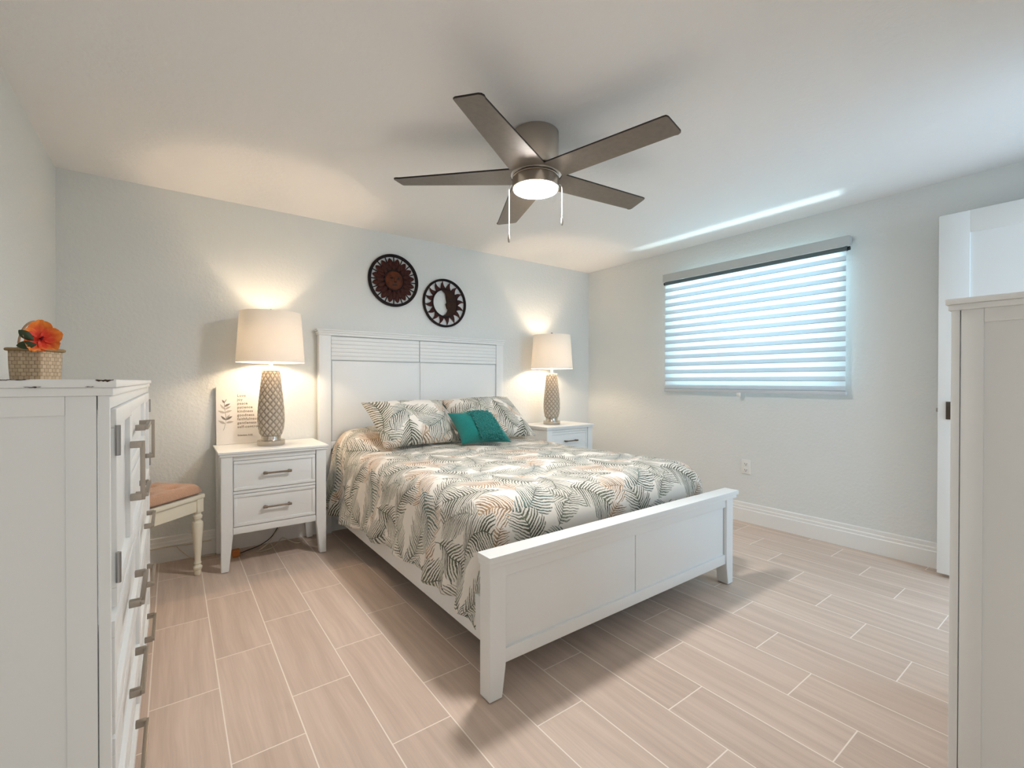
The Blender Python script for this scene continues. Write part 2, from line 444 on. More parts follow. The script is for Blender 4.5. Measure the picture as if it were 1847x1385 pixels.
# ------------------------------------------------------------------ the room
XL, XR, YB, ZC, YF = -0.518, 3.677, 3.558, 2.303, -0.24
b = MB(); b.box(XL - .12, XR + .15, YF - .12, YB + .12, -0.10, 0.0, 0); struct('floor', b, MFLOOR, smooth=False)
b = MB(); b.box(XL - .12, XR + .15, YF - .12, YB + .12, ZC, ZC + .10, 0); struct('ceiling', b, MCEIL, smooth=False)
b = MB(); b.box(XL - .12, XR + .15, YB, YB + .12, 0, ZC, 0); struct('wall_back', b, MW, smooth=False)
b = MB(); b.box(XL - .12, XL, YF - .12, YB, 0, ZC, 0); struct('wall_left', b, MW, smooth=False)
WY0, WY1, WZ0, WZ1 = 1.17, 2.51, 1.09, 2.105
b = MB()
b.box(XR, XR + .15, YF - .12, WY0, 0, ZC, 0); b.box(XR, XR + .15, WY1, YB, 0, ZC, 0)
b.box(XR, XR + .15, WY0, WY1, 0, WZ0, 0); b.box(XR, XR + .15, WY0, WY1, WZ1, ZC, 0)
struct('wall_right', b, MW, smooth=False)
b = MB(); b.box(.95, 2.62, YF - .12, YF, 0, ZC, 0); b.box(XL, .95, YF - .12, YF, 2.08, ZC, 0); b.box(2.62, 3.505, YF - .12, YF, 2.08, ZC, 0); b.box(3.505, XR, YF - .12, YF, 0, ZC, 0)  # left opening, behind the camera, is made up to admit ambient fill
struct('wall_front', b, MW, smooth=False)
def baseboard(mb, along, a0, a1, face, sign):
    prof = [(0, 0), (.016, 0), (.016, .098), (.0125, .104), (.0125, .120), (.009, .126), (.009, .148), (.004, .154), (0, .154)]
    if along == 'y': mb.prism([(face + sign * d, z) for d, z in prof], a0, a1, 'y')
    else: mb.prism([(face + sign * d, z) for d, z in prof], a0, a1, 'x')
b = MB(); baseboard(b, 'y', YF, YB, XR, -1); struct('baseboard_right', b, MTRIM, angle=20)
b = MB(); baseboard(b, 'x', XL, XR - .017, YB, -1); struct('baseboard_back', b, MTRIM, angle=20)
b = MB(); baseboard(b, 'y', YF, YB - .017, XL, 1); struct('baseboard_left', b, MTRIM, angle=20)
# window in the right wall
w = bpy.data.objects.new('window_1', None); COL.objects.link(w); w.location = (XR + .08, 1.84, WZ0); ROOTOFF['window_1'] = Vector(w.location)
tag(w, kind='structure')
b = MB()
for y0, y1, z0, z1 in ((WY0, WY0 + .045, WZ0, WZ1), (WY1 - .045, WY1, WZ0, WZ1), (WY0, WY1, WZ0, WZ0 + .045), (WY0, WY1, WZ1 - .03, WZ1)):
    b.box(XR + .085, XR + .125, y0, y1, z0, z1, .003)
b.build('window_frame', MTRIM, w)
b = MB(); b.box(XR + .10, XR + .106, WY0 + .04, WY1 - .04, WZ0 + .04, WZ1 - .04, 0); b.build('pane', MGLASS, w, smooth=False)
b = MB(); b.box(XR - .012, XR + .085, WY0 + .001, WY1 - .001, WZ0, WZ0 + .018, .004); b.build('window_sill', MTRIM, w)
# open door along the right wall
d = bpy.data.objects.new('door_1', None); COL.objects.link(d); d.location = (3.547, -.2, 0); ROOTOFF['door_1'] = Vector(d.location); tag(d, kind='structure')
DX0, DX1, DY0, DY1, DZ0, DZ1 = 3.530, 3.565, -.20, .664, .022, 2.062
b = MB()
b.box(DX0 + .009, DX1 - .009, DY0 + .1, DY1 - .1, DZ0 + .1, DZ1 - .1, 0)
for y0, y1, z0, z1 in ((DY0, DY0 + .128, DZ0, DZ1), (DY1 - .128, DY1, DZ0, DZ1), (DY0 + .128, DY1 - .128, DZ1 - .122, DZ1),
                       (DY0 + .128, DY1 - .128, DZ0, DZ0 + .2), (DY0 + .128, DY1 - .128, .86, 1.0)):
    b.box(DX0, DX1, y0, y1, z0, z1, .0015)
b.build('door_leaf', MDOOR, d)
b = MB(); b.box(DX0 - .008, DX0, .566, .629, .905, 1.005, .002); b.box(DX0 - .05, DX0 - .008, .580, .594, .948, .962, .003); b.box(DX0 - .056, DX0 - .042, .47, .596, .946, .964, .004)
b.box(DX1, DX1 + .008, .566, .629, .905, 1.005, .002); b.box(DX1 + .008, DX1 + .045, .580, .594, .948, .962, .003); b.box(DX1 + .04, DX1 + .054, .47, .596, .946, .964, .004)
b.build('door_handle', MDARKBRONZE, d)
b = MB(); b.box(3.540, 3.555, DY1, DY1 + .010, .945, .968, .002); b.build('latch', MSTEEL, d)

# ------------------------------------------------------------------ window blind
t = thing('window_blind', 'white striped roller blind drawn down over the window, dark roller under a grey valance', 'blind', (3.64, 1.838, 1.03))
BY0, BY1 = 1.124, 2.552
b = MB()
b.box(3.600, 3.606, BY0 - .006, BY1 + .003, 2.020, 2.088, .002)
for ya, yb in ((BY0 - .006, BY0), (BY1 - .003, BY1 + .003)): b.box(3.606, 3.648, ya, yb, 2.030, 2.086, .001)
b.build('valance', MVAL, t)
for y in (BY0 + .002, BY1 - .028):
    b = MB(); b.box(3.648, 3.6765, y, y + .024, 2.058, 2.085, .002); b.box(3.606, 3.650, y, y + .024, 2.060, 2.068, .001); b.build('bracket', MSTEEL, t)
b = MB()
b.tube([(3.624, BY0 + .012, 2.006), (3.624, BY1 - .012, 2.006)], .017, 20); b.build('roller_tube', MTUBE, t)
for y in (BY0 + .004, BY1 - .004):
    b = MB(); b.tube([(3.624, y - .006, 2.006), (3.624, y + .006, 2.006)], .013, 16); b.build('end_cap', MBLACK, t)
b = MB()
ZT, ZB, NB = 1.990, 1.052, 14; pitch = (ZT - ZB) / NB
b.box(3.6175, 3.6180, BY0 + .016, BY1 - .014, ZB, 2.0, 0, mi=0)
for k in range(NB):
    z0 = ZB + k * pitch
    b.box(3.6120, 3.6126, BY0 + .016, BY1 - .014, z0 + .0045, z0 + pitch * .52, 0, mi=1)
    b.box(3.6112, 3.6134, BY0 + .016, BY1 - .014, z0 + .0015, z0 + .0050, 0.0006, mi=2)
b.build('striped_fabric', [MSHEER, MBAND, MHEM], t, smooth=False)
b = MB(); b.box(3.606, 3.626, BY0 + .010, BY1 - .008, 1.026, 1.052, .004); b.build('bottom_rail', MRAIL, t)
b = MB(); b.box(3.600, 3.606, 1.838, 1.872, .998, 1.030, .004); b.build('pull_tab', MPLASTIC, t)

# ------------------------------------------------------------------ outlet on the right wall
def outlet(label, y, z, face='x', x=XR):
    t = thing('wall_outlet', label, 'outlet', (x - .001, y, z))
    b = MB(); b.box(x - .007, x - .0005, y - .036, y + .036, z - .058, z + .058, .003); b.build('cover_plate', MPLASTIC, t)
    for s in (-1, 1):
        b = MB(); b.box(x - .0095, x - .006, y - .017, y + .017, z + s * .024 - .015, z + s * .024 + .015, .003); rc = b.build('receptacle', MPLASTIC, t)
        b = MB()
        b.box(x - .0099, x - .009, y - .009, y - .006, z + s * .024 - .004, z + s * .024 + .007, 0)
        b.box(x - .0099, x - .009, y + .006, y + .009, z + s * .024 - .004, z + s * .024 + .007, 0)
        b.box(x - .0099, x - .009, y - .003, y + .003, z + s * .024 - .012, z + s * .024 - .006, 0)
        b.build('slot', MSLOT, rc, smooth=False)
    return t
outlet('white double wall outlet low on the wall below the window, beside the bed foot', 1.827, 0.438)

# ------------------------------------------------------------------ bed
BX0, BX1 = 0.878, 2.500          # outer faces of the foot posts
HX0, HX1 = 0.852, 2.482
bed = thing('bed', 'white wooden bed with panelled footboard and slatted headboard below the wall art', 'bed', (1.685, 2.42, 0))
# headboard
b = MB(); b.box(HX0 + .080, HX1 - .076, 3.513, 3.535, .618, 1.452, .001)
hb = b.build('headboard', MWHITE, bed)
for x0, x1 in ((HX0, HX0 + .084), (HX1 - .076, HX1)):
    b = MB(); b.box(x0, x1, 3.493, 3.545, .002, 1.452, .002); b.build('post', MWHITE, hb)
b = MB()
b.box(HX0 - .018, HX1 + .020, 3.478, 3.552, 1.486, 1.497, .003); b.box(HX0 - .012, HX1 + .014, 3.483, 3.550, 1.470, 1.486, .005); b.box(HX0 - .005, HX1 + .007, 3.489, 3.548, 1.452, 1.470, .003)
b.build('cap', MWHITE, hb)
xm = 1.640
for x0, x1 in ((HX0 + .086, xm - .003), (xm + .003, HX1 - .080)):
    b = MB()
    for k in range(6):
        z0 = 1.275 + k * .0288
        b.box(x0, x1, 3.497, 3.514, z0, z0 + .0282, .002, taper=lambda c: (c[0], c[1] - .0022 * (1 if c[2] < z0 + .01 else 0), c[2]))
    b.build('slat_panel', MWHITE, hb)
    b = MB(); b.box(x0 + .006, x1 - .006, 3.502, 3.514, .680, 1.268, .002); b.build('panel', MWHITE, hb)
b = MB(); b.box(HX0 + .084, HX1 - .076, 3.496, 3.514, .620, .676, .002); b.build('bottom_rail', MWHITE, hb)
# footboard
FY0, FY1 = 1.315, 1.378
def foot_taper(x_in, out):
    def f(c):
        x, y, z = c
        if z < .05 and abs(x - x_in) < .004: x = x_in + out
        return (x, y, z)
    return f
b = MB(); b.box(BX0 + .066, BX1 - .062, 1.340, 1.360, .150, .470, .001)
fb = b.build('footboard', MWHITE, bed)
for x0, x1, xin, out in ((BX0, BX0 + .070, BX0 + .070, -.016), (BX1 - .066, BX1, BX1 - .066, .016)):
    pl_ = [(x0, .478), (x0, .004), (x1 + out, .004), (x1, .118), (x1, .478)] if xin == x1 else [(x0, .478), (x0, .118), (x0 + out, .004), (x1, .004), (x1, .478)]
    b = MB(); b.prism(pl_, FY0, FY1, 'y', bev=.002); b.build('post', MWHITE, fb)
b = MB(); b.box(BX0 - .010, BX1 + .030, 1.298, 1.380, .492, .514, .003); b.box(BX0 - .006, BX1 + .020, 1.304, 1.382, .474, .492, .004); b.build('cap', MWHITE, fb)
b = MB(); b.box(BX0 + .070, BX1 - .066, 1.322, 1.372, .428, .475, .002); b.build('rail', MWHITE, fb)
b = MB(); b.box(BX0 + .070, BX1 - .066, 1.322, 1.372, .118, .168, .002); b.build('rail', MWHITE, fb)
fxm = 1.682
for x0, x1 in ((BX0 + .074, fxm - .004), (fxm + .004, BX1 - .072)):
    b = MB(); b.box(x0, x1, 1.333, 1.365, .166, .430, .001); b.build('panel', MWHITE, fb)
for x0, x1 in ((.932, .955), (2.425, 2.448)):
    b = MB(); b.box(x0, x1, 1.378, 3.494, .140, .305, .003); b.build('side_rail', MWHITE, bed)
b = MB()
for k in range(9): b.box(.956, 2.424, 1.42 + k * .235, 1.52 + k * .235, .285, .303, .002)
b.build('slat', MPLAT, bed)
b = MB(); b.box(.956, 2.424, 1.381, 3.490, .262, .283, .002); b.build('light_block_board', MPLAT, bed)  # unseen board added to stop light leaking down past the mattress foot
for x, y in ((1.68, 2.42), (1.16, 2.05)):
    b = MB(); b.lathe([(.028, 0), (.028, .012), (.018, .02), (.016, .285)], x, y, 16); b.build('support_leg', MBLACK, bed)
mt = MB(); mt.box(.985, 2.415, 1.56, 3.470, .306, .610, .06)
tag(mt.build('mattress', MMATT), 'thick mattress on the white bed frame, hidden beneath the palm leaf comforter', 'mattress')

# comforter
CX0, CX1, CY0 = 1.070, 2.355, 1.595
RX = .145
def sstep(a, b_, x):
    t_ = max(0.0, min(1.0, (x - a) / (b_ - a))); return t_ * t_ * (3 - 2 * t_)
def cloth(s, tt):
    dxl, dxr, dy = max(0, CX0 - s), max(0, s - CX1), max(0, CY0 - tt)
    dx = dxl if dxl > 0 else dxr
    e = (dx ** 2.7 + dy ** 2.7) ** (1 / 2.7)
    ztop = .648 + .006 * math.sin(s * 5 + tt * 2) + .010 * noise.noise(Vector((s * 2.2, tt * 2.2, 0)))
    hump = .135 * sstep(2.98, 3.26, tt) * (1 - sstep(.0, .42, dx)) * (0.82 + .18 * math.cos((s - 1.69) * 2.4))
    base = Vector((min(max(s, CX0), CX1), max(tt, CY0), 0))
    if e < 1e-6: return Vector((base.x, base.y, ztop + hump))
    ux, uy = dx / e, dy / e
    sg = -1 if dxl > 0 else 1
    arc = RX * PI / 2
    if e < arc: h, g_ = RX * math.sin(e / RX), RX * (1 - math.cos(e / RX)); over = 0
    else: h, g_, over = RX, RX + (e - arc), e - arc
    flare = over * .12
    wave = 0.0
    if over > 0:
        k = min(1, over / .22)
        wv = .031 * math.sin(tt * 15 + 0.7 + 1.3 * math.sin(tt * 3.1)) + .010 * math.sin(tt * 31 + 2.0)
        if dxl > 0:  # deeper folds near the head and at the foot corner
            wv += .065 * math.exp(-((tt - 3.27) / .06) ** 2) - .060 * math.exp(-((tt - 3.13) / .035) ** 2)
            wv += .045 * math.exp(-((tt - 1.66) / .05) ** 2) - .030 * math.exp(-((tt - 1.56) / .04) ** 2)
        wave = wv * k * ux
        if dxr > 0: wave *= .5
    hx = (h + flare * ux) * ux + max(wave, -.012 if over > .05 else -.004)
    hy = h * uy
    return Vector((base.x + sg * hx, base.y - hy, ztop + hump - g_))
HEML = .470; HEMR = .46; HEMF = .40
S0, S1, T0, T1 = CX0 - HEML, CX1 + HEMR, CY0 - HEMF, 3.455
nx, ny = 190, 176
me = bpy.data.meshes.new('comforter'); verts, faces, uvs = [], [], []
for j in range(ny + 1):
    for i in range(nx + 1):
        s = S0 + (S1 - S0) * i / nx; tt = T0 + (T1 - T0) * j / ny
        sw = s
        if s < CX0:   # hem runs a little longer towards the head
            ex = (CX0 - s) / HEML; sw = CX0 - (CX0 - s) * (1 + .13 * sstep(1.9, 3.3, tt) * ex)
        verts.append(cloth(sw, tt)); uvs.append((s, tt))
for j in range(ny):
    for i in range(nx):
        a = j * (nx + 1) + i; faces.append((a, a + 1, a + nx + 2, a + nx + 1))
me.from_pydata(verts, [], faces); ul = me.uv_layers.new(name='UVMap')
for p in me.polygons:
    for li in p.loop_indices: ul.data[li].uv = uvs[me.loops[li].vertex_index]
me.materials.append(MPALM); shade(me, 180)
co = bpy.data.objects.new('comforter', me); COL.objects.link(co)
md = co.modifiers.new('thick', 'SOLIDIFY'); md.thickness = .010; md.offset = -1
tag(co, 'palm leaf printed comforter in cream, olive and tan draped over the bed', 'comforter')

# ------------------------------------------------------------------ pillows
def pillow(name, corners, thick, mats, label, cat, group=None, n=34, pinch=.07, seed=0, uvscale=1.0, back=.55, ext=(0, 0)):
    BL, BR, TL, TR = [Vector(c) for c in corners]
    nrm = (BR - BL).cross(TL - BL).normalized()       # towards the viewer's side
    w_, h_ = (BR - BL).length, (TL - BL).length
    me = bpy.data.meshes.new(name); V, Fc, UVs = [], [], []
    for side in (1, -1):
        for j in range(n + 1):
            for i in range(n + 1):
                u = -1 + 2 * i / n; v = -1 + 2 * j / n
                uu = u * (1 - pinch * (1 - v * v)); vv = v * (1 - pinch * (1 - u * u))
                a, c = (uu + 1) / 2, (vv + 1) / 2
                p = BL * (1 - a) * (1 - c) + BR * a * (1 - c) + TL * (1 - a) * c + TR * a * c
                prof = max(0, (1 - abs(u) ** 2.6) * (1 - abs(v) ** 2.6)) ** .62
                wr = .010 * noise.noise(Vector((u * 2.3 + seed, v * 2.3, side))) * prof + .004 * noise.noise(Vector((u * 7 + seed, v * 7, side * 3)))
                k = thick * (1.0 if side > 0 else back)
                V.append(p + nrm * side * (k * prof + .003 + wr * (1 if prof > .05 else .3)))
                UVs.append((a * w_ * uvscale + ext[0], c * h_ * uvscale + ext[1]))
    N1 = (n + 1) * (n + 1)
    for j in range(n):
        for i in range(n):
            a = j * (n + 1) + i
            Fc.append((a, a + 1, a + n + 2, a + n + 1)); Fc.append((N1 + a, N1 + a + n + 1, N1 + a + n + 2, N1 + a + 1))
    edge = [i for i in range(n)] + [n + j * (n + 1) for j in range(n)] + [n * (n + 1) + n - i for i in range(n)] + [(n - j) * (n + 1) for j in range(n)]
    for k in range(len(edge)):
        a, c = edge[k], edge[(k + 1) % len(edge)]
        Fc.append((a, N1 + a, N1 + c, c))
    cen = (BL + BR) / 2
    V = [v - cen for v in V]
    me.from_pydata(V, [], Fc); ul = me.uv_layers.new(name='UVMap')
    for p in me.polygons:
        for li in p.loop_indices: ul.data[li].uv = UVs[me.loops[li].vertex_index]
    me.materials.append(mats); shade(me, 180)
    o = bpy.data.objects.new(name, me); COL.objects.link(o); o.location = cen
    return tag(o, label, cat, group), nrm, cen
G = 'palm leaf pillow shams at the head of the bed'
pillow('pillow', ((1.130, 2.955, .668), (1.720, 2.985, .668), (1.055, 3.190, .968), (1.700, 3.235, .968)), .125, MPALM2,
       'palm leaf print pillow sham on the left, with a pointed corner standing up', 'pillow', G, seed=1, ext=(.1, .2), pinch=.06)
pillow('pillow', ((1.790, 2.970, .672), (2.425, 2.940, .666), (1.690, 3.255, .965), (2.330, 3.225, .983)), .120, MPALM2,
       'palm leaf print pillow sham on the right, behind the teal pillow', 'pillow', G, seed=5, ext=(.62, .05), pinch=.05)
tealc = ((1.655, 2.830, .668), (2.020, 2.735, .668), (1.610, 2.965, .885), (1.945, 2.895, .885))
tp, tn, tc = pillow('throw_pillow', tealc, .105, MTEAL, 'small teal throw pillow with a wide shaggy stripe, leaning on the two shams', 'pillow', None, seed=9, pinch=.07, n=30)
BL, BR, TL, TR = [Vector(c) for c in tealc]
b = bmesh.new()
rnd = random.Random(3)
for k in range(4600):
    u = rnd.uniform(-.30, .62); v = rnd.uniform(-.93, .97)
    uu = u * (1 - .07 * (1 - v * v)); vv = v * (1 - .07 * (1 - u * u)); a, c = (uu + 1) / 2, (vv + 1) / 2
    p = BL * (1 - a) * (1 - c) + BR * a * (1 - c) + TL * (1 - a) * c + TR * a * c
    prof = max(0, (1 - abs(u) ** 2.6) * (1 - abs(v) ** 2.6)) ** .62
    p = p + tn * (.105 * prof + .002) - tc
    dr = (tn + Vector((rnd.uniform(-.8, .8), rnd.uniform(-.5, .5), rnd.uniform(-.9, .6)))).normalized()
    sd = dr.cross(Vector((rnd.uniform(-1, 1), rnd.uniform(-1, 1), rnd.uniform(-1, 1)))).normalized() * .0036
    s2 = dr.cross(sd).normalized() * .0036; L_ = rnd.uniform(.014, .027)
    q0 = [p + sd, p - sd * .5 + s2 * .87, p - sd * .5 - s2 * .87]
    q1 = [x + dr * L_ + Vector((0, 0, -.003)) for x in q0]
    A = [b.verts.new(x) for x in q0]; B = [b.verts.new(x) for x in q1]
    for i in range(3): b.faces.new((A[i], A[(i + 1) % 3], B[(i + 1) % 3], B[i]))
    b.faces.new(B)
mb = MB(); mb.bm.free(); mb.bm = b
sh = mb.build('shag_stripe', MSHAG, tp, off=Vector((0, 0, 0))); sh['kind'] = 'stuff'; sh['label'] = 'shaggy teal yarn stripe'

# ------------------------------------------------------------------ nightstands
def handle_bar(mb, x0, x1, y, z, r=.0055, out=.028, axis='x'):
    for x in (x0 + .012, x1 - .012): mb.box(x - .006, x + .006, y - out, y, z - .006, z + .006, .002)
    mb.tube([(x0, y - out, z), (x1, y - out, z)], r, 12)
    for x in (x0 + .012, x1 - .012): mb.tube([(x - .011, y - out, z), (x + .011, y - out, z)], r * 1.5, 12)
ns = thing('nightstand', 'white two-drawer nightstand left of the bed, holding a lamp and a verse plaque', 'nightstand', (.515, 3.335, 0), 0, 'white two-drawer nightstands')
NX0, NX1, NY0, NY1 = .224, .806, 3.130, 3.535
b = MB(); b.box(NX0 - .014, NX1 + .014, NY0 - .015, NY1 + .010, .690, .704, .003); b.box(NX0 - .008, NX1 + .008, NY0 - .009, NY1 + .006, .676, .690, .004); b.build('top', MWHITE, ns)
b = MB()
b.box(NX0 + .012, NX1 - .012, NY0 + .030, NY1 - .008, .225, .676, .001)
b.box(NX0 + .062, NX1 - .062, NY0 + .008, NY0 + .032, .214, .254, .002)
b.box(NX0 + .062, NX1 - .062, NY0 + .008, NY0 + .032, .648, .676, .002)
b.box(NX0 + .062, NX1 - .062, NY0 + .010, NY0 + .032, .450, .466, .002)
b.box(NX0 + .006, NX0 + .016, NY0 + .055, NY1 - .04, .214, .262, .002); b.box(NX1 - .016, NX1 - .006, NY0 + .055, NY1 - .04, .214, .262, .002)
b.build('case', MWHITE, ns)
def leg_taper(xi, out, yi, outy):
    def f(c):
        x, y, z = c
        if z < .05:
            if abs(x - xi) < .004: x += out
            if abs(y - yi) < .004: y += outy
        return (x, y, z)
    return f
for xa, xb, xi, ox in ((NX0, NX0 + .060, NX0 + .060, -.022), (NX1 - .060, NX1, NX1 - .060, .022)):
    for ya, yb, yi, oy in ((NY0, NY0 + .045, NY0 + .045, -.006), (NY1 - .045, NY1, NY1 - .045, .006)):
        pl_ = [(xa, .677), (xa, .004), (xb + ox, .004), (xb, .215), (xb, .677)] if xi == xb else [(xa, .677), (xa, .215), (xa + ox, .004), (xb, .004), (xb, .677)]
        b = MB(); b.prism(pl_, ya, yb, 'y', bev=.002); b.build('leg', MWHITE, ns)
for z0, z1 in ((.469, .646), (.257, .447)):
    x0, x1 = NX0 + .064, NX1 - .064; y = NY0 + .008
    b = MB(); b.box(x0, x1, y + .006, y + .026, z0, z1, .001)
    fw = .020
    for a0, a1, c0, c1 in ((x0, x1, z1 - fw, z1), (x0, x1, z0, z0 + fw), (x0, x0 + fw, z0 + fw, z1 - fw), (x1 - fw, x1, z0 + fw, z1 - fw)):
        b.box(a0, a1, y - .001, y + .010, c0, c1, .004)
    dr = b.build('drawer', MWHITE, ns)
    b = MB(); handle_bar(b, .440, .598, y + .006, (z0 + z1) / 2 + .004); b.build('handle', MBRONZE, dr)
ns2 = copy_tree(ns); ns2.location.x += 2.485; ns2['label'] = 'white two-drawer nightstand right of the bed, in the corner by the window wall'

# ------------------------------------------------------------------ table lamps
lx, ly, lz = .517, 3.335, .7045
tl = thing('table_lamp', 'lit table lamp left of the bed, quilted taupe ceramic body, next to the verse plaque', 'lamp', (lx, ly, lz), 0, 'lit ceramic table lamps on the nightstands')
b = MB(); b.lathe([(.079, .704), (.081, .707), (.081, .733), (.078, .737), (.059, .738), (.057, .742), (.057, .764), (.054, .768)], lx, ly, 48); b.build('base', MNICKEL, tl)
NB_, NV = 144, 150
prof = []
for k in range(NV + 1):
    f_ = k / NV; z = .767 + f_ * (1.183 - .767)
    pts = [(0, .0600), (.06, .0665), (.14, .0725), (.25, .0755), (.4, .0730), (.6, .0655), (.8, .0565), (1, .0480)]
    for (a, ra), (c, rc) in zip(pts, pts[1:]):
        if a <= f_ <= c: r = ra + (rc - ra) * (f_ - a) / (c - a); break
    prof.append((r, z))
ND = 12
def diamond(r, z, a):
    f_ = (z - .767) / (1.183 - .767)
    p = a / (2 * PI) * ND; q = f_ * 9.2
    s1, s2 = (p + q) % 1.0, (p - q) % 1.0
    e = min(s1, 1 - s1, s2, 1 - s2) * 2
    lo = ((p + q) % 1 + 1 - (p - q) % 1) / 2
    return e, lo
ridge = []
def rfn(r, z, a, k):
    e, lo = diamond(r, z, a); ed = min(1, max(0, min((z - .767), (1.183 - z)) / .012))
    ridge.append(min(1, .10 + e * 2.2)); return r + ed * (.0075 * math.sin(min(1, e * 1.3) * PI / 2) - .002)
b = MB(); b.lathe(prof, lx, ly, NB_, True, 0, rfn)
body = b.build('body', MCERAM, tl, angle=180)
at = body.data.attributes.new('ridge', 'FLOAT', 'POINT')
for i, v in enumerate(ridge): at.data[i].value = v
b = MB(); b.lathe([(.050, 1.183), (.052, 1.187), (.046, 1.191), (.014, 1.193), (.012, 1.20), (.012, 1.30)], lx, ly, 24); b.build('neck', MPORC, tl)
b = MB(); zb, zt = 1.238, 1.560
b.lathe([(.199, zb), (.200, zb + .003), (.1995, zb + .012), (.179, zt - .010), (.1785, zt), (.1770, zt), (.1975, zb + .010), (.198, zb)], lx, ly, 72, False); b.build('lamp_shade', MSHADE, tl)
b = MB(); b.tube([(lx, ly, 1.30), (lx, ly, 1.572)], .003, 8)
for k in range(3):
    a = 2 * PI * k / 3 + .4; b.tube([(lx, ly, 1.548), (lx + .177 * math.cos(a), ly + .177 * math.sin(a), 1.552)], .0018, 6)
b.build('harp', MSTEEL, tl)
b = MB(); b.lathe([(.004, 1.566), (.010, 1.570), (.011, 1.577), (.007, 1.584), (.002, 1.587)], lx, ly, 16); b.build('finial', MDARKBRONZE, tl)
b = MB(); b.lathe([(.012, 1.30), (.014, 1.325), (.026, 1.36), (.030, 1.385), (.024, 1.41), (.010, 1.422)], lx, ly, 20); bu = b.build('bulb', MBULB, tl)
pl = lamp('lamp_glow', 'POINT', (.0, .0, 1.340 - lz), 3.3, (1.0, 0.74, 0.50), shadow_soft_size=.035); pl.parent = tl
bu.visible_shadow = True
tl2 = copy_tree(tl); tl2.location.x = 2.945; tl2['label'] = 'lit table lamp right of the bed, quilted taupe ceramic body, nearest the room corner'

# ------------------------------------------------------------------ verse plaque
pq = thing('wall_plaque', 'cream verse plaque with a leaf sprig, propped behind the left lamp', 'sign', (.375, 3.515, .7045))
tilt = math.atan2(.032, .376)
pq.rotation_euler = (-tilt, 0, 0); PO = Vector((.375, 3.515, .7045)); ROOTOFF[pq.name] = PO
PW, PH = .296, .376
b = MB(); b.box(.375 - PW / 2, .375 + PW / 2, 3.505, 3.521, .7045, .7045 + PH, .001); b.build('panel', MPLAQUE, pq)
def text_mesh(name, body, size, x, z, m, parent, y=-.0105):
    cu = bpy.data.curves.new('txt', 'FONT'); cu.body = body; cu.size = size; cu.extrude = .0003; cu.align_x = 'LEFT'; cu.space_character = 1.12
    cu.offset = .00035
    to = bpy.data.objects.new('txt', cu); COL.objects.link(to)
    dg = bpy.context.evaluated_depsgraph_get(); me = bpy.data.meshes.new_from_object(to.evaluated_get(dg))
    bpy.data.objects.remove(to); bpy.data.curves.remove(cu)
    me.transform(Matrix.Translation((x, y, z)) @ Matrix.Rotation(PI / 2, 4, 'X'))
    me.name = name; me.materials.clear(); me.materials.append(m)
    return child(name, me, parent)
for k, wd in enumerate(('Love', 'joy', 'peace', 'patience', 'kindness', 'goodness', 'faithfulness', 'gentleness', 'self-control')):
    text_mesh('lettering', wd, .0235, -.030, .309 - k * .0258, MINK, pq)
text_mesh('lettering', 'Galatians 5:22', .0135, -.030, .050, MINK, pq)
b = MB()
def sprig_leaf(mb, x, z, an, L, W, mi):
    pts = []
    for i in range(14):
        f_ = i / 13; pts.append((L * f_, W * math.sin(PI * f_ ** .8)))
    pts = pts + [(px_, -pz_ * .7) for px_, pz_ in reversed(pts[1:-1])]
    ca, sa = math.cos(an), math.sin(an)
    mb.prism([(x + p[0] * ca - p[1] * sa, z + p[0] * sa + p[1] * ca) for p in pts], -.0108, -.0098, 'y', mi=mi)
cx_, cz_ = -.093, 0
stem_pts = [(-.108, -.0104, .092), (-.098, -.0104, .130), (-.092, -.0104, .160), (-.098, -.0104, .205), (-.101, -.0104, .250), (-.102, -.0104, .280)]
b.tube(stem_pts, .0011, 6)
for x, z, a, L, W, mi in ((-.097, .136, 2.65, .046, .0085, 1), (-.093, .140, .15, .044, .008, 1), (-.093, .158, 2.35, .042, .007, 0), (-.093, .160, .55, .042, .009, 0), (-.094, .165, .9, .038, .005, 1),
                          (-.098, .205, 2.75, .044, .0085, 1), (-.098, .207, .35, .042, .008, 1), (-.100, .228, 2.2, .044, .007, 1), (-.099, .228, .50, .040, .007, 1), (-.101, .246, .55, .038, .008, 0), (-.101, .270, 2.1, .026, .006, 0), (-.101, .272, 1.1, .028, .005, 1)):
    sprig_leaf(b, x, z, a, L, W, mi)
b.build('sprig_drawing', [MINK, MINK2], pq, off=Vector((0, 0, 0)))

# ------------------------------------------------------------------ sun and moon wall art
def circ(r, n=72, cx=0, cz=0): return [(cx + r * math.cos(2 * PI * i / n), cz + r * math.sin(2 * PI * i / n)) for i in range(n)]
def dome(mb, r, h, y0, n=40, m=14, fn=None, mi=0):
    bb = bmesh.new(); rings = []
    for k in range(m + 1):
        f_ = k / m; rr = r * math.cos(f_ * PI / 2); hh = h * math.sin(f_ * PI / 2)
        ring = []
        for i in range(n):
            a = 2 * PI * i / n; x, z = max(rr, .0005) * math.cos(a), max(rr, .0005) * math.sin(a)
            ring.append(bb.verts.new((x, y0 - hh - (fn(x, z) if fn else 0), z)))
        rings.append(ring)
    for A, B in zip(rings, rings[1:]):
        for i in range(n): bb.faces.new((A[i], A[(i + 1) % n], B[(i + 1) % n], B[i]))
    bb.faces.new(list(reversed(rings[0]))); bb.faces.new(rings[-1])
    bmesh.ops.recalc_face_normals(bb, faces=bb.faces[:]); mb.merge(bb, mi)
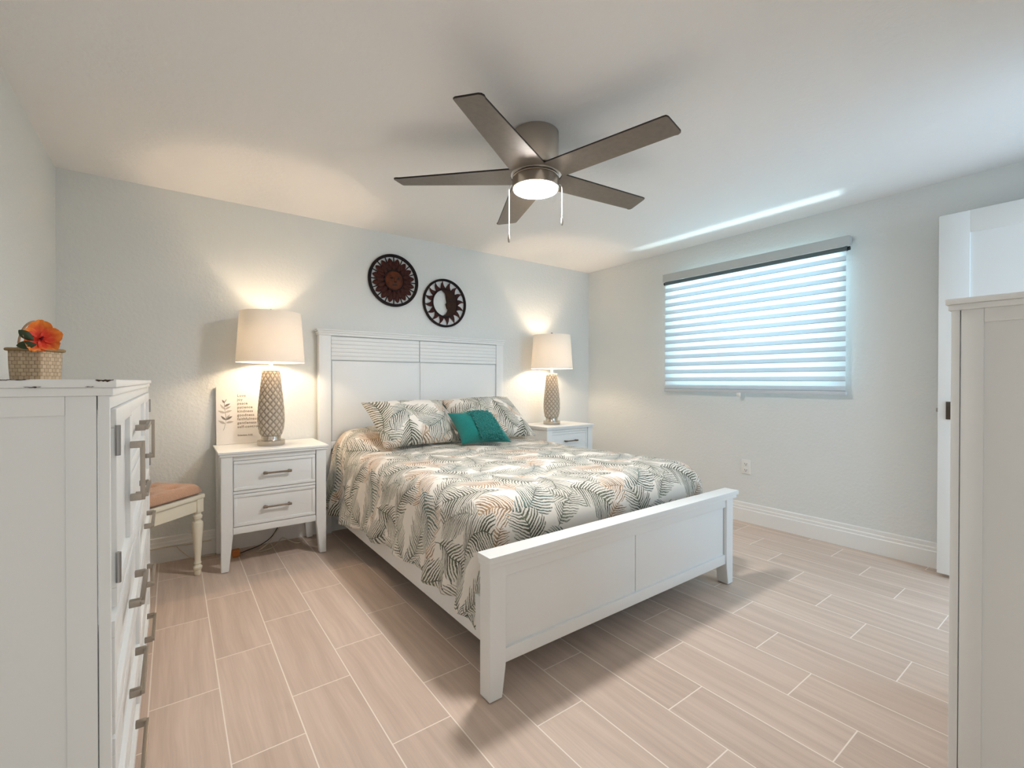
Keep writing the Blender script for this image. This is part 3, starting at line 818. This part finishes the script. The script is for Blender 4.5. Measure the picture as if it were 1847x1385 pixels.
def petal_mesh(name, L, W, h, m, tip=1.15):
    bb = bmesh.new(); nu, nv = 12, 6; g_ = []
    for i in range(nu + 1):
        f_ = i / nu; w_ = W * (math.sin(PI * min(1, f_ ** tip * .97 + .02)) ** .75); row = []
        for j in range(nv + 1):
            t_ = -1 + 2 * j / nv
            row.append(bb.verts.new((f_ * L, -h * (1 - t_ * t_) * math.sin(PI * min(1, f_ + .05)) - .002, w_ * t_)))
        g_.append(row)
    for i in range(nu):
        for j in range(nv): bb.faces.new((g_[i][j], g_[i + 1][j], g_[i + 1][j + 1], g_[i][j + 1]))
    bmesh.ops.recalc_face_normals(bb, faces=bb.faces[:])
    bmesh.ops.solidify(bb, geom=bb.faces[:], thickness=.003)
    me = bpy.data.meshes.new(name); bb.to_mesh(me); bb.free(); me.materials.append(m); shade(me, 50); return me
def radial(name, me, parent, an, r, y=0.0, s=1.0):
    o = child(name, me, parent); o.rotation_euler = (0, -an, 0); o.location = (r * math.cos(an), y, r * math.sin(an)); o.scale = (s, 1, s); return o
Z0 = Vector((0, 0, 0))
sun = thing('wall_art', 'round metal sun face plaque with red petals, above the headboard', 'wall art', (1.438, 3.556, 1.928), 0, 'metal sun and moon wall plaques', False)
b = MB(); b.ring_prism(circ(.210), circ(.188), -.018, -.004); b.build('ring', MRUSTD, sun)
pm = petal_mesh('ray_petal', .094, .0235, .010, MRUST); pm2 = petal_mesh('inner_petal', .074, .0200, .010, MRUST)
bb = MB(); bb.box(0, .055, -.012, -.006, -.004, .004, .001); sp = bb.build('spoke', MRUSTD); spm = sp.data; bpy.data.objects.remove(sp)
for k in range(16):
    a = 2 * PI * (k + .5) / 16 + PI / 2
    radial('ray_petal', pm, sun, a, .086, -.006)
    radial('inner_petal', pm2, sun, a + PI / 16, .070, -.012)
    radial('spoke', spm, sun, a + PI / 16, .136)
def sunface(x, z):
    nose = .012 * math.exp(-((x / .011) ** 2 + ((z + .002) / .020) ** 2))
    brow = .004 * math.exp(-(((abs(x) - .028) / .018) ** 2 + ((z - .028) / .007) ** 2))
    chk = .005 * math.exp(-(((abs(x) - .042) / .020) ** 2 + ((z + .018) / .020) ** 2))
    eye = -.004 * math.exp(-(((abs(x) - .027) / .012) ** 2 + ((z - .014) / .007) ** 2))
    return nose + brow + chk + eye
b = MB(); dome(b, .080, .026, -.010, 48, 24, sunface); fc = b.build('sun_face', MFACE, sun, angle=180)
b = MB(); b.ring_prism(circ(.084), circ(.076), -.022, -.008); b.build('face_rim', MRUSTD, sun)
def feat(parent, cx, cz, w_, h_, y, name, m=MFEAT):
    q = MB(); dome(q, 1.0, .006, 0, 20, 6)
    for v in q.bm.verts: v.co = Vector((cx + v.co.x * w_, y + v.co.y, cz + v.co.z * h_))
    return q.build(name, m, parent)
for s_ in (-1, 1): feat(fc, s_ * .027, .013, .015, .008, -.029, 'eye')
feat(fc, 0, -.038, .027, .0085, -.029, 'mouth'); feat(fc, 0, -.016, .011, .006, -.040, 'nose_shade')  # dark strip under the nose stands in for its shade
for s_ in (-1, 1): feat(fc, s_ * .028, .028, .017, .0035, -.030, 'brow')

moon = thing('wall_art', 'round metal moon plaque with open crescent and pointed rays, above the headboard', 'wall art', (1.900, 3.556, 1.793), 0, 'metal sun and moon wall plaques', False)
b = MB(); b.ring_prism(circ(.208), circ(.190), -.018, -.004); b.build('ring', MRUSTD, moon)
b = MB(); b.ring_prism(circ(.126), circ(.113), -.018, -.006); b.build('inner_ring', MRUSTD, moon)
bb = MB(); ray = []
for i in range(9): f_ = i / 8; ray.append((.075 * f_, .026 * (1 - f_) ** 1.1 + .010 * math.sin(PI * f_)))
for i in range(8, -1, -1): f_ = i / 8; ray.append((.075 * f_, -.026 * (1 - f_) ** 1.1 + .010 * math.sin(PI * f_) - .0005))
bb.prism(ray, -.014, -.006, 'y', bev=.001); rq = bb.build('ray', MRUST); rqm = rq.data; bpy.data.objects.remove(rq)
for k in range(16): radial('ray', rqm, moon, 2 * PI * k / 16 + .1, .118)
# crescent with a profile looking left
prof_in = [(-.037, .112), (-.001, .085), (.012, .052), (.016, .026), (.014, .008), (.005, -.012), (.008, -.017), (.019, -.022), (.014, -.032), (.021, -.037), (.016, -.044), (.026, -.054), (.022, -.070), (.008, -.095), (-.028, -.113)]
outer = [(.118 * math.cos(a), .118 * math.sin(a)) for a in [math.radians(-100 + 205 * i / 30) for i in range(31)]]
poly = outer + prof_in
bm_ = bmesh.new(); vs = [bm_.verts.new((p[0], -.008, p[1])) for p in poly]; f0 = bm_.faces.new(vs)
bmesh.ops.triangulate(bm_, faces=[f0]); bmesh.ops.subdivide_edges(bm_, edges=bm_.edges[:], cuts=2, use_grid_fill=True)
bmesh.ops.triangulate(bm_, faces=bm_.faces[:])
bmesh.ops.recalc_face_normals(bm_, faces=bm_.faces[:])
ext = bmesh.ops.extrude_face_region(bm_, geom=bm_.faces[:])
for v in [g_ for g_ in ext['geom'] if isinstance(g_, bmesh.types.BMVert)]:
    x, z = v.co.x, v.co.z; d_ = max(0, min(1, (x - .0) / .11)); v.co.y = -.016 - .016 * math.sin(PI * d_) * max(0, 1 - (z / .118) ** 2)
bmesh.ops.recalc_face_normals(bm_, faces=bm_.faces[:])
q = MB(); q.bm.free(); q.bm = bm_; mf = q.build('moon_face', MMOON, moon, off=Z0, angle=60)
feat(mf, .050, .020, .012, .0055, -.030, 'eye'); feat(mf, .034, -.036, .010, .003, -.026, 'mouth')

# ------------------------------------------------------------------ ceiling fan
FX, FYc = 1.402, 1.706
fan = thing('ceiling_fan', 'brushed nickel ceiling fan with five dark blades and a round lit lamp', 'ceiling fan', (FX, FYc, 2.303))
b = MB(); b.lathe([(.108, 2.303), (.110, 2.300), (.110, 2.132), (.107, 2.127), (.070, 2.127)], FX, FYc, 64, True); b.build('canopy', MNICKEL, fan)
b = MB(); b.lathe([(.070, 2.128), (.072, 2.122), (.108, 2.120), (.111, 2.117), (.111, 2.090), (.108, 2.087), (.106, 2.0855), (.106, 2.084), (.1125, 2.083), (.1125, 2.040), (.110, 2.037), (.106, 2.037)], FX, FYc, 64, True); b.build('motor_housing', MNICKEL, fan)
b = MB(); b.lathe([(.1055, 2.0368), (.104, 2.032), (.090, 2.0295), (.05, 2.0285), (.001, 2.028)], FX, FYc, 56, True); b.build('light_lens', MLENS, fan)
def blade_mesh():
    bb = MB(); r0, r1 = .088, .682
    L = []
    for i in range(9):
        a = -.66 + 1.32 * i / 8; L.append((.125 * math.cos(a) - .006, .115 * math.sin(a) * 1.25))
    L = [(p[0], p[1]) for p in L]                       # concave root arc following the housing
    tip = [(r1 - .030, .063), (r1 - .016, .066), (r1 - .004, .060), (r1, .048), (r1 - .008, -.050), (r1 - .014, -.060), (r1 - .026, -.062)]
    poly = L + tip
    bb.prism(poly, 2.098, 2.105, 'z', bev=.0015)
    for v in bb.bm.verts:
        c = v.co; ang = math.radians(-9)
        dy, dz = c.y, c.z - 2.1015
        v.co = Vector((c.x, dy * math.cos(ang) - dz * math.sin(ang), 2.1015 + dy * math.sin(ang) * sstep(.12, .26, c.x) + dz * math.cos(ang)))
    for f in bb.bm.faces: f.normal_update(); f.material_index = 1 if abs(f.normal.z) < .7 else 0
    o = bb.build('blade', [MBLADE, MFEAT], off=Vector((0, 0, 2.303))); me = o.data; bpy.data.objects.remove(o); return me
bmh = blade_mesh()
for k in range(5):
    o = child('blade', bmh, fan); o.rotation_euler = (0, 0, math.radians(-6 + 72 * k))
for dx, dy, zl in ((-.092, .072, 1.792), (.092, -.070, 1.872)):
    x, y = FX + dx * 1.04, FYc + dy * 1.04
    b = MB(); b.tube([(x * 1 - dx * .1, y - dy * .1, 2.062), (x, y, 2.058), (x + dx * .05, y + dy * .05, 2.045), (x + dx * .05, y + dy * .05, zl + .028)], .0018, 8); ch = b.build('pull_chain', MPORC, fan)
    b = MB(); b.lathe([(.002, zl + .032), (.0045, zl + .024), (.0062, zl + .008), (.005, zl - .004), (.002, zl - .008)], x + dx * .05, y + dy * .05, 14); b.build('pendant', MPULL, ch)

# ------------------------------------------------------------------ chests
def bar_pull(mb, c, half, axis, y, out=.023):
    """square bar pull centred at c=(x,z) on the front y, running along axis"""
    x, z = c; t_ = .0055; p_ = .008
    if axis == 'x':
        for s_ in (-1, 1): mb.box(x + s_ * (half - p_) - p_, x + s_ * (half - p_) + p_, y - out, y, z - p_, z + p_, .0015)
        mb.box(x - half, x + half, y - out - .006, y - out + .004, z - t_, z + t_, .0015)
    else:
        for s_ in (-1, 1): mb.box(x - p_, x + p_, y - out, y, z + s_ * (half - p_) - p_, z + s_ * (half - p_) + p_, .0015)
        mb.box(x - t_, x + t_, y - out - .006, y - out + .004, z - half, z + half, .0015)
def chest_body(t, W, D, H, base=.06):
    b = MB(); b.box(-.009, W + .009, -.010, D, H - .014, H, .003); tp_ = b.build('top', MWHITE, t)
    b = MB(); b.box(-.004, W + .004, -.005, D - .004, H - .028, H - .014, .002); b.build('top_moulding', MWHITE, t)
    b = MB()
    zt = H - .028
    b.box(.012, W - .012, .018, D - .010, base, zt, .001)                                   # carcass
    for x0, x1 in ((0, .016), (W - .016, W)): b.box(x0, x1, 0, .0155, .003, zt, .0012)        # front posts
    for x0, x1 in ((0, .016), (W - .016, W)): b.box(x0, x1, D - .03, D - .010, .003, zt, .0012)
    b.box(.016, W - .016, .002, .018, zt - .024, zt, .001); b.box(.016, W - .016, .002, .018, base, base + .03, .001)
    b.build('case', MWHITE, t)
    for xa, xb in ((0.001, .013), (W - .013, W - .001)):
        b = MB()
        b.box(xa, xb, .0172, .056, .003, zt, .0012); b.box(xa, xb, D - .075, D - .032, .003, zt, .0012)
        b.box(xa, xb, .0562, D - .0752, zt - .032, zt, .0012); b.box(xa, xb, .0562, D - .0752, base, base + .07, .0012)
        xi = xa + .005 if xa < .1 else xb - .005
        b.box(min(xi, xi + (.006 if xa < .1 else -.006)), max(xi, xi + (.006 if xa < .1 else -.006)), .05, D - .07, base, zt, 0)
        b.build('side_panel', MWHITE, t)
    return tp_
def front(t, name, x0, x1, z0, z1, fw=.035, y=0.0):
    b = MB(); b.box(x0, x1, y + .006, y + .020, z0, z1, .001)
    for a0, a1, c0, c1 in ((x0, x1, z1 - fw, z1), (x0, x1, z0, z0 + fw), (x0, x0 + fw, z0 + fw, z1 - fw), (x1 - fw, x1, z0 + fw, z1 - fw)):
        b.box(a0, a1, y - .004, y + .012, c0, c1, .002)
    return b.build(name, MWHITE, t)
W_, D_, H_ = 1.60, .408, 1.122
ch = thing('chest', 'large white chest of drawers and cabinet doors along the left wall, chipped top edge', 'chest', (-.087, 1.05, 0), PI / 2, 'white panelled bedroom chests', False)
ctop = chest_body(ch, W_, D_, H_)
for x0, x1, hx, hy in ((.066, .445, .398, .020), (W_ - .445, W_ - .066, W_ - .435, None)):
    dr = front(ch, 'door', x0, x1, .702, 1.068)
    b = MB(); bar_pull(b, (hx, .900), .072, 'z', -.004); b.build('handle', MPULL, dr)
    xh = x0 if hx < .8 else x1
    for z in (1.010, .775):
        b = MB(); b.tube([(xh - .002, -.006, z - .028), (xh - .002, -.006, z + .028)], .0042, 10); b.box(xh - .003, xh + .012, -.0052, -.0035, z - .026, z + .026, .0005); b.build('hinge', MSTEEL, dr)
for z0, z1 in ((.890, 1.068), (.702, .882)):
    dr = front(ch, 'drawer', .452, W_ - .452, z0, z1, .028)
    b = MB(); bar_pull(b, (.690, (z0 + z1) / 2 + .01), .10, 'x', -.004); b.build('handle', MPULL, dr)
for z0, z1 in ((.492, .694), (.280, .484), (.095, .272)):
    for x0, x1, hx in ((.022, .796, .445), (.804, W_ - .022, 1.155)):
        dr = front(ch, 'drawer', x0, x1, z0, z1, .030)
        b = MB(); bar_pull(b, (hx, (z0 + z1) / 2 + .005), .112, 'x', -.004); b.build('handle', MPULL, dr)
b = MB()   # chips in the paint along the near top edge (near edge faces local -x)
def chip(y0, y1, z0, z1, seed):
    r_ = random.Random(seed); n_ = 9; up, lo = [], []
    for i in range(n_ + 1):
        f_ = i / n_; y = y0 + (y1 - y0) * f_; env = math.sin(PI * min(.96, max(.04, f_))) ** .6
        up.append((y, z1 - .001 * r_.random())); lo.append((y, z1 - (z1 - z0) * env * r_.uniform(.5, 1.0)))
    b.prism(up + list(reversed(lo)), -.0097, -.0082, 'x')
chip(-.006, .018, 1.1165, 1.1222, 1); chip(.112, .150, 1.1192, 1.1222, 2); chip(.095, .120, 1.1200, 1.1222, 6); chip(.082, .102, 1.1075, 1.1105, 3); chip(.018, .030, 1.1085, 1.1105, 4)
b.build('paint_chip', MCHIP, ctop)
ar = thing('chest', 'tall white panelled chest at the right edge, in front of the open door', 'chest', (2.312, .2616, 0), PI, 'white panelled bedroom chests', False)
chest_body(ar, .80, .445, 1.318)
for k in range(5):
    z0 = .075 + k * .241
    dr = front(ar, 'drawer', .022, .778, z0, z0 + .234, .030)
    b = MB(); bar_pull(b, (.40, z0 + .12), .112, 'x', -.004); b.build('handle', MPULL, dr)

# ------------------------------------------------------------------ things on the left chest
def uvbox_basket():
    t = thing('basket', 'small square woven straw basket with a bent handle, on the left chest top', 'basket', (-.324, 1.98, 1.1225), 0, None, False)
    hs, hh = .046, .093
    bb = bmesh.new(); uvl = bb.loops.layers.uv.new('UVMap')
    def loop_pts(r, z, n=10):
        pts = []
        cs = [(-1, -1), (1, -1), (1, 1), (-1, 1)]
        for k in range(4):
            a, c = cs[k], cs[(k + 1) % 4]
            for i in range(n):
                f_ = i / n; x, y = a[0] + (c[0] - a[0]) * f_, a[1] + (c[1] - a[1]) * f_
                l_ = (abs(x) ** 9 + abs(y) ** 9) ** (1 / 9); pts.append((x / l_ * r, y / l_ * r, z))
        return pts
    rows = [loop_pts(hs * (0.94 + .06 * k / 8) * (1 + .02 * math.sin(PI * k / 8)), hh * k / 8) for k in range(9)]
    V = [[bb.verts.new(p) for p in r_] for r_ in rows]; n = len(rows[0])
    for k in range(8):
        for i in range(n):
            f = bb.faces.new((V[k][i], V[k][(i + 1) % n], V[k + 1][(i + 1) % n], V[k + 1][i]))
            for lp, (a, c) in zip(f.loops, ((i, k), (i + 1, k), (i + 1, k + 1), (i, k + 1))): lp[uvl].uv = (a / n * 2.7, c / 8)
    bb.faces.new(list(reversed(V[0])))
    q = MB(); q.bm.free(); q.bm = bb; o = q.build('body', MWICK, t, off=Z0, angle=50)
    md = o.modifiers.new('t', 'SOLIDIFY'); md.thickness = .003
    q = MB(); q.tube([Vector(p) for p in loop_pts(hs + .003, hh)] + [Vector(loop_pts(hs + .003, hh)[0])], .0050, 8); q.build('rim', MROPE, t)
    q = MB(); pts = []
    for i in range(25):
        a = PI * i / 24; pts.append(((hs - .006) * math.cos(a) * 1.05, 0, hh - .015 + .104 * math.sin(a) ** .8 if i not in (0, 24) else hh - .02))
    ha = math.radians(62); pts = [(p[0] * math.cos(ha), p[0] * math.sin(ha), p[2]) for p in pts]
    q.tube(pts, .0032, 8); q.build('handle', MHANDLE, t)
    q = MB(); q.box(-hs + .002, hs - .002, -hs + .002, hs - .002, hh - .004, hh + .002, .002); q.build('lid', MWICK, t)
    return t
bk = uvbox_basket(); bk.rotation_euler.z = math.radians(-27); bk.location = (-.343, 2.045, 1.1225)
fl = thing('silk_flower', 'orange silk hibiscus flower lying on the straw basket', 'flower', (-.322, 1.978, 1.246), 0, None, False)
def hib_petal(L, W):
    bb = bmesh.new(); nu, nv = 12, 8; g_ = []; rad = []
    for i in range(nu + 1):
        f_ = i / nu; w_ = W * (.10 + .90 * math.sin(PI * min(.97, f_ ** 1.0 * .82 + .02)) ** .8) if i < nu else W * .45; row = []
        for j in range(nv + 1):
            t_ = -1 + 2 * j / nv
            row.append(bb.verts.new((f_ * L + (.006 * (1 - t_ * t_) if i == nu else 0), w_ * t_, .020 * f_ * f_ - .010 * f_ + .003 * math.sin(t_ * 9 + f_ * 5) * f_ + .006 * t_ * t_)))
            rad.append(f_ * .75 + .3 * abs(t_) * f_)
        g_.append(row)
    for i in range(nu):
        for j in range(nv): bb.faces.new((g_[i][j], g_[i + 1][j], g_[i + 1][j + 1], g_[i][j + 1]))
    me = bpy.data.meshes.new('petal'); bb.to_mesh(me); bb.free(); me.materials.append(MPETAL)
    a = me.attributes.new('rad', 'FLOAT', 'POINT')
    for i, v in enumerate(rad): a.data[i].value = v
    shade(me, 180); return me
hp = hib_petal(.046, .025)
flower_axis = (Vector((0, 0, 1.12)) - Vector((-.322, 1.978, 1.246)) + Vector((.5, 0, .75))).normalized()
fq = flower_axis.to_track_quat('Z', 'Y')
for k in range(5):
    o = child('petal', hp, fl); o.rotation_mode = 'QUATERNION'
    o.rotation_quaternion = fq @ Matrix.Rotation(2 * PI * k / 5 + .35, 3, 'Z').to_quaternion() @ Matrix.Rotation(-.18, 3, 'Y').to_quaternion()
    o.scale = ((1.0, 1.12, .95, 1.1, 1.0)[k],) * 3
q = MB(); q.tube([Vector((0, 0, 0)), flower_axis * .012, flower_axis * .026], [.004, .003, .0015], 8); q.build('stamen', MSTAMEN, fl, off=Z0)
bb = bmesh.new()
lm = petal_mesh('leaf', .042, .012, .004, MGREEN)
for loc, rot in (((-.012, -.02, -.006), (0, -2.4, .4)), ((-.004, -.028, -.018), (0, 3.0, .3))):
    o = child('leaf', lm, fl); o.location = loc; o.rotation_euler = rot
q = MB(); q.tube([(0, 0, 0), (-.008, .012, -.022), (-.014, .02, -.034)], .0022, 6); q.build('stem', MGREEN, fl, off=Z0)
vz = thing('ornament', 'beige bottle on a rounded white foot at the left picture edge, on the chest top', 'ornament', (-.430, 1.86, 1.1222), 0, None, False)
q = MB(); q.lathe([(.044, 0), (.046, .004), (.045, .016), (.038, .023), (.030, .026)], 0, 0, 36); q.build('foot', MPORC, vz)
q = MB(); q.lathe([(.026, .0255), (.029, .035), (.029, .105), (.024, .125), (.014, .140), (.011, .165), (.012, .168)], 0, 0, 32); q.build('bottle_body', MTAUPE, vz)

# ------------------------------------------------------------------ chair in the corner
ca_ = math.radians(45)
chair = thing('chair', 'cream wooden chair with turned legs angled into the corner between chest and nightstand', 'chair', (-.137, 3.205, 0), ca_, None, False)
SW = .205
q = MB(); q.box(-SW, SW, -SW, SW, .440, .466, .008); q.build('seat', MCREAM, chair)
q = MB()
for a0, a1, c0, c1 in ((-.165, .165, -.190, -.168), (-.165, .165, .168, .190), (-.190, -.168, -.165, .165), (.168, .190, -.165, .165)): q.box(a0, a1, c0, c1, .368, .441, .002)
for x in (-.190, .168): q.box(x + .004, x + .018, -.165, .165, .372, .441, .001)
q.build('apron', MCREAM, chair)
for x, y in ((-.178, -.178), (.178, -.178)):
    q = MB(); q.box(x - .021, x + .021, y - .021, y + .021, .362, .441, .002)
    q.lathe([(.013, 0), (.016, .004), (.017, .030), (.022, .036), (.023, .048), (.018, .056), (.015, .062), (.019, .070), (.016, .078), (.015, .090), (.020, .16), (.027, .262), (.029, .292), (.026, .306), (.016, .314), (.015, .320), (.023, .328), (.024, .342), (.017, .352), (.018, .363)], x, y, 24)
    q.build('leg', MCREAM, chair)
for x, y in ((-.178, .178), (.178, .178)):
    q = MB(); q.box(x - .018, x + .018, y - .018, y + .018, .003, .441, .002); q.box(x - .016, x + .016, y - .012, y + .014, .440, .86, .002); q.build('leg', MCREAM, chair)
q = MB(); q.box(-.165, .165, .168, .186, .78, .86, .004); q.box(-.165, .165, .170, .184, .56, .60, .003)
for k in range(5): q.box(-.12 + k * .06 - .008, -.12 + k * .06 + .008, .172, .182, .60, .78, .002)
q.build('backrest', MCREAM, chair)
def cushion():
    n = 40; V, Fc = [], []
    for side in (1, -1):
        for j in range(n + 1):
            for i in range(n + 1):
                u, v = -1 + 2 * i / n, -1 + 2 * j / n
                l_ = max(1e-6, (abs(u) ** 8 + abs(v) ** 8) ** (1 / 8)); mm = max(abs(u), abs(v), 1e-6)
                x, y = u * mm / l_ * .207, v * mm / l_ * .184 - .024
                prof = max(0, (1 - abs(u) ** 9) * (1 - abs(v) ** 9)) ** .5
                tuft = sum(math.exp(-(((u - a) / .16) ** 2 + ((v - c) / .16) ** 2)) for a in (-.42, .42) for c in (-.42, .42))
                h = .016 + .040 * prof - .026 * tuft + .006 * math.exp(-((max(abs(u), abs(v)) - .86) / .09) ** 2)
                if side < 0: h = .0135 - .0125 * prof
                V.append((x, y, h + .002 * noise.noise(Vector((u * 6, v * 6, side)))))
    N1 = (n + 1) ** 2
    for j in range(n):
        for i in range(n):
            a = j * (n + 1) + i; Fc.append((a, a + 1, a + n + 2, a + n + 1)); Fc.append((N1 + a, N1 + a + n + 1, N1 + a + n + 2, N1 + a + 1))
    edge = [i for i in range(n)] + [n + j * (n + 1) for j in range(n)] + [n * (n + 1) + n - i for i in range(n)] + [(n - j) * (n + 1) for j in range(n)]
    for k in range(len(edge)): a, c = edge[k], edge[(k + 1) % len(edge)]; Fc.append((a, N1 + a, N1 + c, c))
    me = bpy.data.meshes.new('seat_cushion'); me.from_pydata(V, [], Fc); me.materials.append(MCUSH); shade(me, 180)
    o = bpy.data.objects.new('seat_cushion', me); COL.objects.link(o); o.location = (-.134, 3.203, .468); o.rotation_euler.z = ca_
    return tag(o, 'tufted tan fabric cushion on the seat of the corner chair', 'cushion')
cushion()

# ------------------------------------------------------------------ cords under the left nightstand
def spline(pts, n=10):
    P = [Vector(p) for p in pts]; P = [P[0]] + P + [P[-1]]; out = []
    for i in range(1, len(P) - 2):
        for k in range(n):
            t_ = k / n; a, b_, c, d_ = P[i - 1], P[i], P[i + 1], P[i + 2]
            out.append(.5 * ((2 * b_) + (c - a) * t_ + (2 * a - 5 * b_ + 4 * c - d_) * t_ ** 2 + (3 * b_ - a - 3 * c + d_) * t_ ** 3))
    out.append(P[-2]); return out
q = MB(); q.tube(spline([(.60, 3.535, .10), (.60, 3.515, .112), (.57, 3.49, .085), (.52, 3.46, .03), (.46, 3.42, .006), (.44, 3.40, .005), (.47, 3.385, .005), (.55, 3.43, .006), (.60, 3.47, .04), (.63, 3.46, .030), (.68, 3.42, .005), (.72, 3.43, .005), (.70, 3.47, .005)]), .0036, 8)
o = q.build('power_cord', MCORDW); tag(o, 'white power cord looping over the floor below the left nightstand', 'cord')
q = MB(); q.tube(spline([(.585, 3.52, .105), (.54, 3.50, .05), (.47, 3.49, .012), (.40, 3.46, .006), (.345, 3.405, .012)]), .0028, 8)
o = q.build('adapter_cord', MBLACK); tag(o, 'thin black cord running to the orange plug below the left nightstand', 'cord')
q = MB(); q.box(.302, .344, 3.375, 3.415, .001, .046, .006); q.box(.310, .336, 3.368, 3.376, .012, .034, .002); o = q.build('plug_adapter', MORANGE); tag(o, 'orange plug block on the floor below the left nightstand', 'plug')
q = MB(); q.tube(spline([(-.35, 3.536, .085), (-.05, 3.535, .095), (.08, 3.535, .088), (.20, 3.537, .092)]), .004, 8)
q.tube(spline([(.02, 3.530, .09), (.05, 3.522, .05), (.09, 3.51, .012), (.14, 3.50, .006), (.19, 3.50, .006), (.215, 3.50, .006)]), .003, 8)
o = q.build('extension_cord', MCORDW); tag(o, 'cream extension cord along the skirting behind the corner chair', 'cord')
